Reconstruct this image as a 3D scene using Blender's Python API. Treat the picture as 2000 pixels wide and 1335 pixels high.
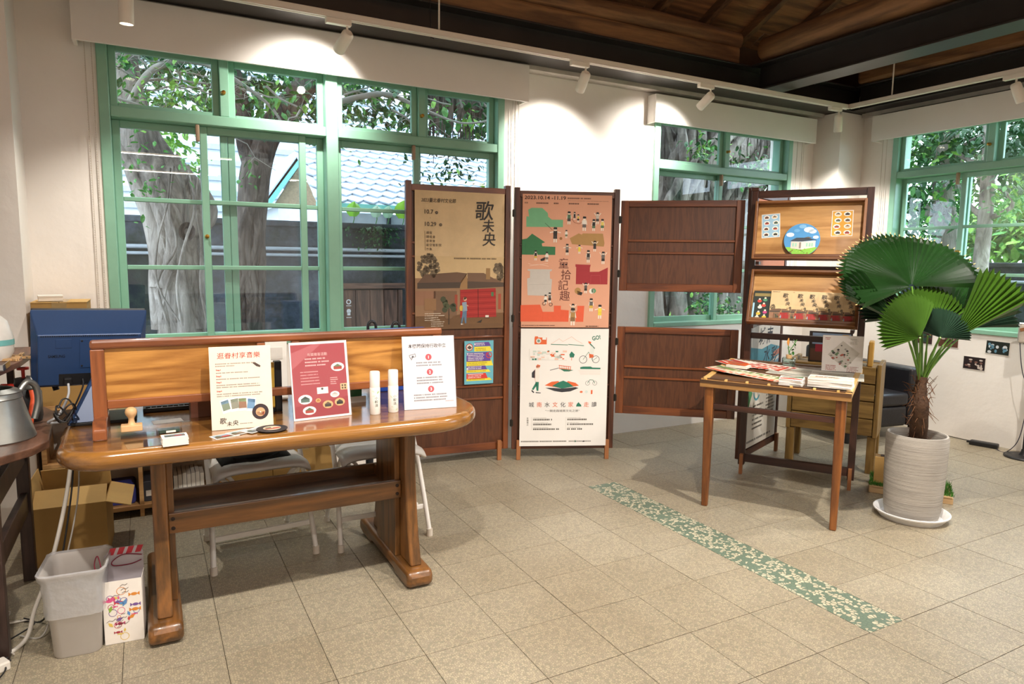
import bpy, bmesh, math, random
from math import sin, cos, pi, radians as R
from mathutils import Vector, Matrix, Euler
for o in list(bpy.data.objects): bpy.data.objects.remove(o)
scene = bpy.context.scene
COL = scene.collection
rnd = random.Random(7)
ORD = ('first', 'second', 'third', 'fourth', 'fifth', 'sixth', 'seventh', 'eighth', 'ninth', 'tenth', 'eleventh', 'twelfth', 'thirteenth')

# ------------------------------------------------------------------ camera, sky, exposure
CAM_H, YAW, PITCH, ROLL = 1.325, .49279655, .11822991, .01243239
cf = Vector((sin(YAW)*cos(PITCH), cos(YAW)*cos(PITCH), -sin(PITCH)))
cr0 = Vector((cos(YAW), -sin(YAW), 0)); cu0 = cr0.cross(cf)
cr = cr0*cos(ROLL)+cu0*sin(ROLL); cu = cu0*cos(ROLL)-cr0*sin(ROLL)
cam_d = bpy.data.cameras.new('camera'); cam = bpy.data.objects.new('camera', cam_d); COL.objects.link(cam)
m = Matrix((cr, cu, -cf)).transposed().to_4x4(); m.translation = (0, 0, CAM_H); cam.matrix_world = m
cam_d.lens = 24; cam_d.sensor_width = 36; cam_d.clip_start = .05; cam_d.clip_end = 200
scene.camera = cam
scene.view_settings.view_transform = 'Standard'; scene.view_settings.look = 'None'
scene.view_settings.gamma = 1; scene.view_settings.use_curve_mapping = False
scene.view_settings.exposure = 0.3
w = bpy.data.worlds.new('overcast_sky'); scene.world = w; w.use_nodes = True
bg = w.node_tree.nodes['Background']; bg.inputs[0].default_value = (.74, .87, 1.0, 1); bg.inputs[1].default_value = 5.2

def ray(x, y): return cf + cr*((x-1000)/1333.3) - cu*((y-667.5)/1333.3)
def at_z(x, y, z=0.):
    d = ray(x, y); t = (z-CAM_H)/d.z; return Vector((0, 0, CAM_H))+d*t
def at_y(x, y, Y):
    d = ray(x, y); return Vector((0, 0, CAM_H))+d*(Y/d.y)
def at_x(x, y, X):
    d = ray(x, y); return Vector((0, 0, CAM_H))+d*(X/d.x)

# ------------------------------------------------------------------ materials
MATS = {}
def lin(c):
    if isinstance(c, str):
        c = c.lstrip('#'); c = [int(c[i:i+2], 16)/255 for i in (0, 2, 4)]
        return tuple((v/12.92 if v <= .04045 else ((v+.055)/1.055)**2.4) for v in c)
    return tuple(c)
def nodes(mt):
    mt.use_nodes = True; nt = mt.node_tree; b = nt.nodes['Principled BSDF']; return nt, b
def N(nt, t, **kw):
    n = nt.nodes.new(t)
    for k, v in kw.items():
        if k.startswith('_'): setattr(n, k[1:], v)
        else: n.inputs[k.replace('__', ' ')].default_value = v
    return n
def mat(name, col, rough=.55, metal=0., var=.12, scale=9., bump=0., bscale=None, coat=0., stretch=(1, 1, 1), spec=.5, alpha=None, space='Object'):
    if name in MATS: return MATS[name]
    mt = bpy.data.materials.new(name); nt, b = nodes(mt); c = lin(col); L = nt.links.new
    tc = N(nt, 'ShaderNodeTexCoord'); mp = N(nt, 'ShaderNodeMapping'); mp.inputs['Scale'].default_value = stretch
    if space == 'World':
        g = N(nt, 'ShaderNodeNewGeometry'); L(g.outputs['Position'], mp.inputs[0])
    else: L(tc.outputs['Object'], mp.inputs[0])
    nz = N(nt, 'ShaderNodeTexNoise', Scale=scale, Detail=5., Roughness=.6); L(mp.outputs[0], nz.inputs[0])
    rp = N(nt, 'ShaderNodeValToRGB'); L(nz.outputs[0], rp.inputs[0])
    e = rp.color_ramp.elements; e[0].position = .3; e[1].position = .7
    e[0].color = tuple(v*(1-var) for v in c)+(1,); e[1].color = tuple(min(1, v*(1+var)) for v in c)+(1,)
    L(rp.outputs[0], b.inputs['Base Color'])
    b.inputs['Roughness'].default_value = rough; b.inputs['Metallic'].default_value = metal
    b.inputs['Specular IOR Level'].default_value = spec; b.inputs['Coat Weight'].default_value = coat
    b.inputs['Coat Roughness'].default_value = .15
    if bump:
        n2 = N(nt, 'ShaderNodeTexNoise', Scale=bscale or scale*4, Detail=6.); L(mp.outputs[0], n2.inputs[0])
        bp = N(nt, 'ShaderNodeBump', Strength=bump, Distance=.01); L(n2.outputs[0], bp.inputs['Height']); L(bp.outputs[0], b.inputs['Normal'])
    MATS[name] = mt; return mt
def wood(name, c1, c2, axis='x', rough=.4, coat=0., scale=1., bump=.08, rings=1.):
    key = name+'_'+axis
    if key in MATS: return MATS[key]
    mt = bpy.data.materials.new(key); nt, b = nodes(mt); L = nt.links.new
    tc = N(nt, 'ShaderNodeTexCoord'); oi = N(nt, 'ShaderNodeObjectInfo'); mp = N(nt, 'ShaderNodeMapping')
    s = {'x': (.7, 7, 7), 'y': (7, .7, 7), 'z': (7, 7, .7)}[axis]; mp.inputs['Scale'].default_value = tuple(v*scale for v in s)
    ad = N(nt, 'ShaderNodeVectorMath', _operation='ADD'); L(tc.outputs['Object'], mp.inputs[0]); L(mp.outputs[0], ad.inputs[0])
    sc = N(nt, 'ShaderNodeVectorMath', _operation='SCALE'); sc.inputs[0].default_value = (13.1, 7.7, 3.3); L(oi.outputs['Random'], sc.inputs['Scale']); L(sc.outputs[0], ad.inputs[1])
    n1 = N(nt, 'ShaderNodeTexNoise', Scale=1.1, Detail=3., Distortion=.6); L(ad.outputs[0], n1.inputs[0])
    ml = N(nt, 'ShaderNodeMath', _operation='MULTIPLY'); ml.inputs[1].default_value = 9*rings; L(n1.outputs[0], ml.inputs[0])
    sn = N(nt, 'ShaderNodeMath', _operation='SINE'); m6 = N(nt, 'ShaderNodeMath', _operation='MULTIPLY'); m6.inputs[1].default_value = 3.0
    L(ml.outputs[0], m6.inputs[0]); L(m6.outputs[0], sn.inputs[0])
    n2 = N(nt, 'ShaderNodeTexNoise', Scale=9., Detail=6., Roughness=.7); L(ad.outputs[0], n2.inputs[0])
    mx = N(nt, 'ShaderNodeMath', _operation='MULTIPLY_ADD'); mx.inputs[1].default_value = .22; L(sn.outputs[0], mx.inputs[0]); L(n2.outputs[0], mx.inputs[2])
    rp = N(nt, 'ShaderNodeValToRGB'); L(mx.outputs[0], rp.inputs[0]); e = rp.color_ramp.elements
    e[0].position = .2; e[1].position = .78; e[0].color = lin(c1)+(1,); e[1].color = lin(c2)+(1,)
    L(rp.outputs[0], b.inputs['Base Color']); b.inputs['Roughness'].default_value = rough
    b.inputs['Coat Weight'].default_value = coat; b.inputs['Coat Roughness'].default_value = .12
    if bump:
        bp = N(nt, 'ShaderNodeBump', Strength=bump, Distance=.004); L(mx.outputs[0], bp.inputs['Height']); L(bp.outputs[0], b.inputs['Normal'])
    MATS[key] = mt; return mt
def flat(col, rough=.6, spec=.4):
    """printed ink or plain painted surface, faint paper mottling"""
    key = 'ink_'+(col if isinstance(col, str) else '_'.join('%.2f' % v for v in col))+('' if rough == .6 else '_%d' % (rough*100))
    return mat(key, col, rough=rough, var=.03, scale=30, spec=spec)
def emit(name, col, s):
    if name in MATS: return MATS[name]
    mt = bpy.data.materials.new(name); nt, b = nodes(mt)
    b.inputs['Base Color'].default_value = lin(col)+(1,); b.inputs['Emission Color'].default_value = lin(col)+(1,); b.inputs['Emission Strength'].default_value = s
    MATS[name] = mt; return mt
def glassy(name, tint=(1, 1, 1), refl=1.0, rough=.0, f0=.04):
    """thin clear sheet: see-through with a Schlick mirror reflection, the same from both sides"""
    if name in MATS: return MATS[name]
    mt = bpy.data.materials.new(name); mt.use_nodes = True; nt = mt.node_tree; nt.nodes.clear(); L = nt.links.new
    out = N(nt, 'ShaderNodeOutputMaterial'); tr = N(nt, 'ShaderNodeBsdfTransparent'); tr.inputs[0].default_value = tuple(tint)+(1,)
    gl = N(nt, 'ShaderNodeBsdfGlossy'); gl.inputs['Roughness'].default_value = rough
    lw = N(nt, 'ShaderNodeLayerWeight', Blend=.5); pw = N(nt, 'ShaderNodeMath', _operation='POWER'); pw.inputs[1].default_value = 5.; L(lw.outputs['Facing'], pw.inputs[0])
    ml = N(nt, 'ShaderNodeMath', _operation='MULTIPLY_ADD'); ml.inputs[1].default_value = (1-f0)*refl; ml.inputs[2].default_value = f0*refl; L(pw.outputs[0], ml.inputs[0])
    mx = N(nt, 'ShaderNodeMixShader'); L(ml.outputs[0], mx.inputs[0]); L(tr.outputs[0], mx.inputs[1]); L(gl.outputs[0], mx.inputs[2]); L(mx.outputs[0], out.inputs[0])
    MATS[name] = mt; return mt

# ------------------------------------------------------------------ mesh builders
class MB:
    def __init__(s): s.v = []; s.f = []; s.mi = []; s.cur = 0
    def add(s, vs, fs):
        n = len(s.v); s.v += [tuple(v) for v in vs]
        for f in fs: s.f.append(tuple(n+i for i in f)); s.mi.append(s.cur)
        return s
    def m(s, i): s.cur = i; return s
    def box(s, x0, x1, y0, y1, z0, z1, M=None):
        vs = [Vector((x, y, z)) for z in (z0, z1) for y in (y0, y1) for x in (x0, x1)]
        if M is not None: vs = [M @ v for v in vs]
        return s.add(vs, [(0, 2, 3, 1), (4, 5, 7, 6), (0, 1, 5, 4), (2, 6, 7, 3), (0, 4, 6, 2), (1, 3, 7, 5)])
    def bar(s, p0, p1, wd, th, up=(0, 0, 1)):
        p0, p1 = Vector(p0), Vector(p1); d = (p1-p0); L = d.length; d.normalize(); u = Vector(up)
        if abs(d.dot(u)) > .98: u = Vector((0, 1, 0))
        sd = d.cross(u).normalized(); u = sd.cross(d)
        M = Matrix((d, sd, u)).transposed().to_4x4(); M.translation = p0
        return s.box(0, L, -wd/2, wd/2, -th/2, th/2, M)
    def prism(s, poly, a, b, plane='xy'):
        n = len(poly); P = {'xy': lambda p, t: (p[0], p[1], t), 'xz': lambda p, t: (p[0], t, p[1]), 'yz': lambda p, t: (t, p[0], p[1])}[plane]
        ar = sum(poly[i][0]*poly[(i+1) % n][1]-poly[(i+1) % n][0]*poly[i][1] for i in range(n))
        if (ar > 0) == (plane == 'xz'): poly = poly[::-1]
        vs = [P(p, a) for p in poly]+[P(p, b) for p in poly]
        fs = [tuple(range(n))[::-1], tuple(range(n, 2*n))]+[(i, (i+1) % n, n+(i+1) % n, n+i) for i in range(n)]
        if b < a: fs = [f[::-1] for f in fs]
        return s.add(vs, fs)
    def tube(s, pts, r, n=8, cap=True):
        pts = [Vector(p) for p in pts]; k = len(pts); rs = r if hasattr(r, '__len__') else [r]*k
        ref = Vector((.13, .27, .95)); vs = []; prev = None
        for i, p in enumerate(pts):
            d = (pts[min(i+1, k-1)]-pts[max(i-1, 0)]).normalized()
            if prev is None:
                a = d.cross(ref); a = a.normalized() if a.length > .05 else d.cross(Vector((1, 0, 0))).normalized()
            else:
                a = prev-d*prev.dot(d); a.normalize()
            prev = a; b = d.cross(a)
            for j in range(n):
                t = 2*pi*j/n; vs.append(p+(a*cos(t)+b*sin(t))*rs[i])
        fs = []
        for i in range(k-1):
            for j in range(n): fs.append((i*n+j, i*n+(j+1) % n, (i+1)*n+(j+1) % n, (i+1)*n+j))
        if cap: fs += [tuple(range(n))[::-1], tuple((k-1)*n+j for j in range(n))]
        return s.add(vs, fs)
    def lathe(s, prof, n=28, c=(0, 0, 0), cap=True):
        k = len(prof); vs = []; c = Vector(c)
        for r, z in prof:
            for j in range(n): t = 2*pi*j/n; vs.append(c+Vector((r*cos(t), r*sin(t), z)))
        fs = []
        for i in range(k-1):
            for j in range(n): fs.append((i*n+j, i*n+(j+1) % n, (i+1)*n+(j+1) % n, (i+1)*n+j))
        if cap: fs += [tuple(range(n))[::-1], tuple((k-1)*n+j for j in range(n))]
        return s.add(vs, fs)
    def grid(s, fn, nu, nv):
        vs = [fn(i/nu, j/nv) for j in range(nv+1) for i in range(nu+1)]
        return s.add(vs, [(j*(nu+1)+i, j*(nu+1)+i+1, (j+1)*(nu+1)+i+1, (j+1)*(nu+1)+i) for j in range(nv) for i in range(nu)])
    def mesh(s, name, mats, smooth=None):
        me = bpy.data.meshes.new(name); me.from_pydata(s.v, [], s.f); me.update()
        for mm in (mats if isinstance(mats, (list, tuple)) else [mats]): me.materials.append(mm)
        me.polygons.foreach_set('material_index', s.mi)
        if smooth is not None:
            me.shade_smooth()
            if smooth < 180: me.set_sharp_from_angle(angle=R(smooth))
        return me
    def build(s, name, mats, parent=None, smooth=None, bevel=0., solid=0., sub=0, seg=2):
        o = bpy.data.objects.new(name, s.mesh(name, mats, smooth)); COL.objects.link(o); o.parent = parent
        if solid: md = o.modifiers.new('thick', 'SOLIDIFY'); md.thickness = solid; md.offset = 0
        if bevel:
            md = o.modifiers.new('bevel', 'BEVEL'); md.width = bevel; md.segments = seg; md.limit_method = 'ANGLE'; md.angle_limit = R(40)
        if sub: md = o.modifiers.new('sub', 'SUBSURF'); md.levels = md.render_levels = sub
        return o
def B(*a): return MB().box(*a)
def tag(o, label=None, cat=None, group=None, kind=None):
    for k, v in (('label', label), ('category', cat), ('group', group), ('kind', kind)):
        if v: o[k] = v
    return o
def empty(name, loc=(0, 0, 0), rz=0., label=None, cat=None, group=None, kind=None, rot=None):
    o = bpy.data.objects.new(name, None); COL.objects.link(o); o.location = loc; o.empty_display_size = .1
    o.rotation_euler = rot if rot else (0, 0, rz); return tag(o, label, cat, group, kind)
def copy_tree(o, parent=None, root=None):
    c = o.copy(); COL.objects.link(c); c.parent = parent
    for ch in [x for x in bpy.data.objects if x.parent == o]: copy_tree(ch, c)
    return c
def sub(o, mesh_o):
    mesh_o.parent = o; return mesh_o
def inst(name, me, parent, loc=(0, 0, 0), rot=(0, 0, 0), sc=(1, 1, 1)):
    o = bpy.data.objects.new(name, me); COL.objects.link(o); o.parent = parent; o.location = loc; o.rotation_euler = rot; o.scale = sc; return o
def smoothpath(pts, n=6):
    pts = [Vector(p) for p in pts]; out = []
    for i in range(len(pts)-1):
        p0, p1, p2, p3 = pts[max(i-1, 0)], pts[i], pts[i+1], pts[min(i+2, len(pts)-1)]
        for j in range(n):
            t = j/n; out.append(.5*((2*p1)+(p2-p0)*t+(2*p0-5*p1+4*p2-p3)*t*t+(3*p1-p0-3*p2+p3)*t**3))
    out.append(pts[-1]); return out
def chaikin(poly, n=2):
    for _ in range(n):
        q = []
        for i in range(len(poly)):
            a, b = poly[i], poly[(i+1) % len(poly)]
            q += [(a[0]*.75+b[0]*.25, a[1]*.75+b[1]*.25), (a[0]*.25+b[0]*.75, a[1]*.25+b[1]*.75)]
        poly = q
    return poly
def rrect(x0, x1, y0, y1, r, n=5):
    out = []
    for cx, cy, a0 in ((x1-r, y1-r, 0), (x0+r, y1-r, 90), (x0+r, y0+r, 180), (x1-r, y0+r, 270)):
        for i in range(n+1): t = R(a0+90*i/n); out.append((cx+r*cos(t), cy+r*sin(t)))
    return out
def txt2d(body, size, bold=0., sp=1.0):
    """glyph triangles of a line of text, 2-D, baseline at 0, starting at x=0"""
    c = bpy.data.curves.new('glyphs', 'FONT'); c.body = body; c.size = size; c.offset = bold; c.space_character = sp; c.resolution_u = 3
    o = bpy.data.objects.new('glyphs', c); COL.objects.link(o)
    dg = bpy.context.evaluated_depsgraph_get(); me = bpy.data.meshes.new_from_object(o.evaluated_get(dg))
    v = [(p.co.x, p.co.y) for p in me.vertices]; f = [tuple(p.vertices) for p in me.polygons]
    bpy.data.objects.remove(o); bpy.data.curves.remove(c); bpy.data.meshes.remove(me); return v, f
class Print:
    """flat printed artwork on a sheet: polygons and lettering in sheet coordinates (x right, y up, metres)"""
    def __init__(s, step=.0003): s.mb = MB(); s.cols = []; s.step = step; s.lay = 1
    def c(s, col):
        if col not in s.cols: s.cols.append(col)
        s.mb.cur = s.cols.index(col); return s
    def layer(s, n): s.lay = n; return s
    def poly(s, pts, col):
        s.c(col); y = -s.lay*s.step; ar = sum(pts[i][0]*pts[(i+1) % len(pts)][1]-pts[(i+1) % len(pts)][0]*pts[i][1] for i in range(len(pts)))
        if ar < 0: pts = pts[::-1]
        s.mb.add([(p[0], y, p[1]) for p in pts], [tuple(range(len(pts)))]); return s
    def rect(s, x0, x1, y0, y1, col): return s.poly([(x0, y0), (x1, y0), (x1, y1), (x0, y1)], col)
    def disc(s, x, y, r, col, ry=None, n=20): return s.poly([(x+r*cos(2*pi*i/n), y+(ry or r)*sin(2*pi*i/n)) for i in range(n)], col)
    def ring(s, x, y, r, w, col, n=20, a0=0, a1=360):
        s.c(col); vs = []; yy = -s.lay*s.step
        for i in range(n+1):
            t = R(a0+(a1-a0)*i/n); vs += [(x+(r-w)*cos(t), yy, y+(r-w)*sin(t)), (x+r*cos(t), yy, y+r*sin(t))]
        s.mb.add(vs, [(2*i, 2*i+1, 2*i+3, 2*i+2) for i in range(n)]); return s
    def line(s, pts, w, col):
        s.c(col)
        for a, b in zip(pts, pts[1:]):
            a, b = Vector(a), Vector(b); d = (b-a)
            if d.length < 1e-6: continue
            d.normalize(); q = Vector((-d.y, d.x))*w/2; e = d*w*.3
            s.poly([tuple(a-e+q), tuple(a-e-q), tuple(b+e-q), tuple(b+e+q)], col)
        return s
    def text(s, body, x, y, size, col, bold=0., align='l', sp=1., width=None, rot=0., shear=0., vert=False, xs=1.):
        if vert:
            for i, ch in enumerate(body): s.text(ch, x, y-i*size*1.12*sp, size, col, bold, 'c', rot=rot, shear=shear)
            return s
        v, f = txt2d(body, size, bold, sp)
        if not v: return s
        mx = max(p[0] for p in v); mn = min(p[0] for p in v); k = (width/(mx-mn) if width else 1.)*xs
        off = {'l': 0, 'c': -(mx+mn)/2*k, 'r': -mx*k}[align]; s.c(col); yy = -s.lay*s.step; cc, ss = cos(rot), sin(rot); P = []
        for a, b in v:
            a = a*k+off+b*shear; P.append((x+a*cc-b*ss, yy, y+a*ss+b*cc))
        s.mb.add(P, f); return s
    def lines(s, x, y, w, n, dy, h, col, rag=.25, seed=1):
        """rows of print too small to read: broken dashes"""
        r = random.Random(seed)
        for i in range(n):
            xx = x; end = x+w*(1-rag*r.random())
            while xx < end-h*.3:
                q = min(h*(.6+r.random()*.35), end-xx); s.rect(xx, xx+q, y-i*dy, y-i*dy+h, col); xx += q+h*(.25 if r.random() < .85 else .9)
        return s
    def build(s, name, parent, rough=.6): return s.mb.build(name, [flat(c, rough) for c in s.cols], parent)
# ------------------------------------------------------------------ setting: floor
WA, WC = 4.19, 5.54           # inner faces of back wall (y) and right wall (x)
def terrazzo(name, base, chip1, chip2, dark, scale=95., mixp=.5):
    mt = bpy.data.materials.new(name); nt, b = nodes(mt); L = nt.links.new
    g = N(nt, 'ShaderNodeNewGeometry'); oi = N(nt, 'ShaderNodeObjectInfo')
    vo = N(nt, 'ShaderNodeTexVoronoi', Scale=scale, _voronoi_dimensions='2D'); L(g.outputs['Position'], vo.inputs['Vector'])
    ve = N(nt, 'ShaderNodeTexVoronoi', Scale=scale, _voronoi_dimensions='2D', _feature='DISTANCE_TO_EDGE'); L(g.outputs['Position'], ve.inputs['Vector'])
    sp = N(nt, 'ShaderNodeSeparateColor'); L(vo.outputs['Color'], sp.inputs[0])
    rp = N(nt, 'ShaderNodeValToRGB'); L(sp.outputs[0], rp.inputs[0]); e = rp.color_ramp.elements; rp.color_ramp.interpolation = 'CONSTANT'
    e[0].position = 0; e[0].color = lin(base)+(1,); e[1].position = mixp; e[1].color = lin(chip1)+(1,)
    x = e.new(.82); x.color = lin(chip2)+(1,)
    er = N(nt, 'ShaderNodeValToRGB'); L(ve.outputs['Distance'], er.inputs[0]); er.color_ramp.elements[0].position = .06; er.color_ramp.elements[1].position = .16
    mx = N(nt, 'ShaderNodeMix', _data_type='RGBA'); mx.inputs[6].default_value = lin(dark)+(1,); L(er.outputs[0], mx.inputs[0]); L(rp.outputs[0], mx.inputs[7])
    nz = N(nt, 'ShaderNodeTexNoise', Scale=1.7, Detail=4.); L(g.outputs['Position'], nz.inputs[0])
    ad = N(nt, 'ShaderNodeMath', _operation='MULTIPLY_ADD'); ad.inputs[1].default_value = .2; L(oi.outputs['Random'], ad.inputs[0]); L(nz.outputs[0], ad.inputs[2])
    r2 = N(nt, 'ShaderNodeValToRGB'); L(ad.outputs[0], r2.inputs[0]); r2.color_ramp.elements[0].position = .3; r2.color_ramp.elements[1].position = .85
    r2.color_ramp.elements[0].color = (.74, .70, .63, 1); r2.color_ramp.elements[1].color = (1, 1, .98, 1)
    mm = N(nt, 'ShaderNodeMix', _data_type='RGBA', _blend_type='MULTIPLY'); mm.inputs[0].default_value = 1; L(mx.outputs[2], mm.inputs[6]); L(r2.outputs[0], mm.inputs[7])
    L(mm.outputs[2], b.inputs['Base Color']); b.inputs['Roughness'].default_value = .42; b.inputs['Specular IOR Level'].default_value = .45
    return mt
m_ter = terrazzo('terrazzo_beige', '#a39a89', '#b3a993', '#94907f', '#8f8573', 120., .42)
m_grn = terrazzo('terrazzo_green', '#6d8070', '#c4bda6', '#d2cab2', '#617466', 60., .5)
m_grout = mat('floor_grout', '#5c5344', .9, var=.2)
floor = B(-1.5, 5.9, -4.2, 4.4, -.12, -.004).build('floor', m_grout); tag(floor, kind='structure')
T = .30; J = .0012
SX0, SX1 = 2.265, 2.465
far = MB(); tile_me = B(-T/2+J, T/2-J, -T/2+J, T/2-J, -.03, 0).mesh('floor_tile', m_ter)
cands = []
for side in (0, 1):
    for i in range(-8, 14):
        x0 = .480+T*i-.0 if side == 0 else SX1+T*i
        x1 = x0+T
        if side == 0 and x0 >= SX0-.02: continue
        if side == 1 and x0 < SX1-.01: continue
        if side == 0: x1 = min(x1, SX0) if x0 > 1.9 else x1
        for j in range(-19, 10):
            y0 = 1.44+T*j; y1 = min(y0+T, WA)
            if y1-y0 < .02 or x0 > WC or x1 < -1.3 or y1 < -4: continue
            cands.append((x0, min(x1, WC+.05), y0, y1))
for k in range(-19, 10):        # the column of the green strip before and behind it
    y0 = 1.44+T*k; y1 = min(y0+T, WA)
    if y0 < 1.43 or y0 > 3.23:
        if y1-y0 > .02: cands.append((SX0, SX1, y0, y1))
def dep(c): return (c[0]+c[1])/2*sin(YAW)+(c[2]+c[3])/2*cos(YAW)
def inview(c):
    x, y = (c[0]+c[1])/2, (c[2]+c[3])/2; f = x*sin(YAW)+y*cos(YAW); r_ = x*cos(YAW)-y*sin(YAW)
    return f > 1.5 and abs(r_) < .80*f+.3
vis = sorted([c for c in cands if inview(c)], key=dep)[:298]; vs_ = set(vis)
for c in cands:
    x0, x1, y0, y1 = c
    if c in vs_:
        if abs(x1-x0-T) < 1e-6 and abs(y1-y0-T) < 1e-6: inst('floor_tile', tile_me, floor, ((x0+x1)/2, (y0+y1)/2, rnd.uniform(-.0006, .0004)))
        else: B(x0+J, x1-J, y0+J, y1-J, -.03, 0).build('floor_tile', m_ter, floor)
    else: far.box(x0+J, x1-J, y0+J, y1-J, -.03, 0)
fo = far.build('floor_tile_field', m_ter, floor); tag(fo, kind='stuff')
B(SX0+J, SX1-J, 1.44, 3.24, -.03, .0002).build('green_strip', m_grn, floor)

# ------------------------------------------------------------------ setting: walls
m_wall = mat('white_plaster', '#eee9e2', .85, var=.03, scale=3, bump=.25, bscale=14, space='World')
def wall_with(name, parts):
    mb = MB()
    for p in parts: mb.box(*p)
    return tag(mb.build(name, m_wall), kind='structure')
WT = 2.78
W1 = (-.17, 2.165); W2 = (3.45, 4.96); W3 = (3.645, 2.135); ZS, ZT = .82, 2.44
wall_with('wall_back', [(-1.5, W1[0], WA, 4.42, 0, WT), (W1[0], W1[1], WA, 4.42, 0, ZS), (W1[0], W1[1], WA, 4.42, ZT, WT), (W1[1], W2[0], WA, 4.42, 0, WT),
    (W2[0], W2[1], WA, 4.42, 0, ZS), (W2[0], W2[1], WA, 4.42, ZT, WT), (W2[1], 5.76, WA, 4.42, 0, WT), (5.237, 5.76, 3.93, WA, 0, 2.605), (-1.5, -.50, 3.90, WA, 0, WT)])
wall_with('wall_right', [(WC, 5.76, W3[0], 4.19, 0, WT), (WC, 5.76, W3[1], W3[0], 0, ZS), (WC, 5.76, W3[1], W3[0], ZT, WT), (WC, 5.76, .35, W3[1], 0, WT),
    (WC, 5.76, -1.3, .35, 0, ZS), (WC, 5.76, -1.3, .35, ZT, WT), (WC, 5.76, -4.2, -1.3, 0, WT)])
wall_with('wall_left', [(-1.5, -1.3, -4.2, WA, 0, WT)])
wall_with('wall_front', [(-1.5, 5.76, -4.2, -4.0, 0, 3.1)])

# ------------------------------------------------------------------ windows
m_green = mat('window_green', (.235, .47, .34), .38, var=.08, scale=5, bump=.06, bscale=30, coat=.15, space='World')
m_glass = glassy('window_glass', (.97, .99, 1.0), 1.0)
m_brass = mat('brass', '#a8823c', .3, 1, var=.15, scale=60)
m_bump = mat('sash_stop_wood', '#a58c72', .6, var=.15)
def sash(win, x0, x1, z0, z1, y, fw=.038, bars=2, th=.03, rail=.045):
    s = MB(); s.box(x0, x0+fw, y, y+th, z0, z1).box(x1-fw, x1, y, y+th, z0, z1).box(x0+fw, x1-fw, y, y+th, z1-fw, z1).box(x0+fw, x1-fw, y, y+th, z0, z0+rail)
    o = s.build('sash', m_green, win, bevel=.003, seg=1)
    gx0, gx1, gz0, gz1 = x0+fw, x1-fw, z0+rail, z1-fw
    cuts = [gz0]+[1.265, 1.63][:bars]+[gz1]
    for zc in cuts[1:-1]: B(gx0, gx1, y+.003, y+th-.003, zc-.012, zc+.012).build('muntin', m_green, o, bevel=.003, seg=1)
    for a, b in zip(cuts, cuts[1:]):
        B(gx0-.004, gx1+.004, y+th/2-.002, y+th/2+.002, a-.004, b+.004).build('glass_pane', m_glass, o)
    return o
def latch(win, x, y, z):
    mb = MB().lathe([(.0, 0), (.009, 0), (.009, .006), (.004, .01), (.004, .018), (.008, .022), (.008, .026), (0, .028)], 10)
    o = mb.build('latch', m_brass, win, 50); o.location = (x, y, z); o.rotation_euler = (R(90), 0, 0); o.scale = (1.3, 1.3, 1)
def window(name, loc, rz, W, halves, posts):
    win = empty(name, loc, rz, kind='structure')
    f = MB(); y0, y1 = -.018, .16
    f.box(0, .05, y0, y1, ZS, ZT).box(W-.05, W, y0, y1, ZS, ZT).box(.05, W-.05, y0, y1, ZT-.03, ZT).box(.05, W-.05, y0, y1, ZS, ZS+.035)
    f.build('frame', m_green, win, bevel=.004, seg=1)
    for a, b in posts: B(a, b, y0, y1-.02, ZS+.035, ZT-.03).build('mullion', m_green, win, bevel=.004, seg=1)
    for (a, b, sl) in halves:
        B(a, b, y0+.004, y1-.02, 2.04, 2.095).build('transom_bar', m_green, win, bevel=.004, seg=1)
        c = (a+b)/2
        B(c-.024, c+.024, y0+.008, .05, 2.095, ZT-.03).build('transom_post', m_green, win, bevel=.003, seg=1)
        for p, q, yy in ((a, c-.024, .02), (c+.024, b, .045)): sash(win, p, q, 2.095, ZT-.03, yy, .036, 0, .028, .022)
        latch(win, c-.006, y0+.006, 2.22)
        for (s0, s1, yy) in sl: sash(win, s0, s1, ZS+.03, 2.04, yy)
        k = sl[-1]; latch(win, k[0]+.018, k[2], 1.44)
        B(k[0]-.022, k[0]-.002, -.01, .02, 1.95, 2.04).build('sash_stop', m_bump, win, bevel=.006)
    return win
window('window_1', (W1[0], WA, 0), 0, W1[1]-W1[0], [(.05, 1.151, [(.05, .615, .075), (.617, 1.151, .075), (.47, 1.041, .035)]), (1.222, W1[1]-W1[0]-.05, [(1.222, 1.775, .075), (1.712, 2.285, .035)])], [(1.151, 1.222)])
window('window_2', (W2[0], WA, 0), 0, 1.51, [(.05, 1.46, [(.05, .775, .075), (.725, 1.46, .035)])], [])
window('window_3', (WC, W3[0], 0), R(-90), 1.51, [(.05, 1.46, [(.05, .59, .075), (.545, 1.46, .035)])], [])
window('window_4', (WC, .35, 0), R(-90), 1.65, [(.05, 1.60, [(.05, .84, .075), (.80, 1.60, .035)])], [])

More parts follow.
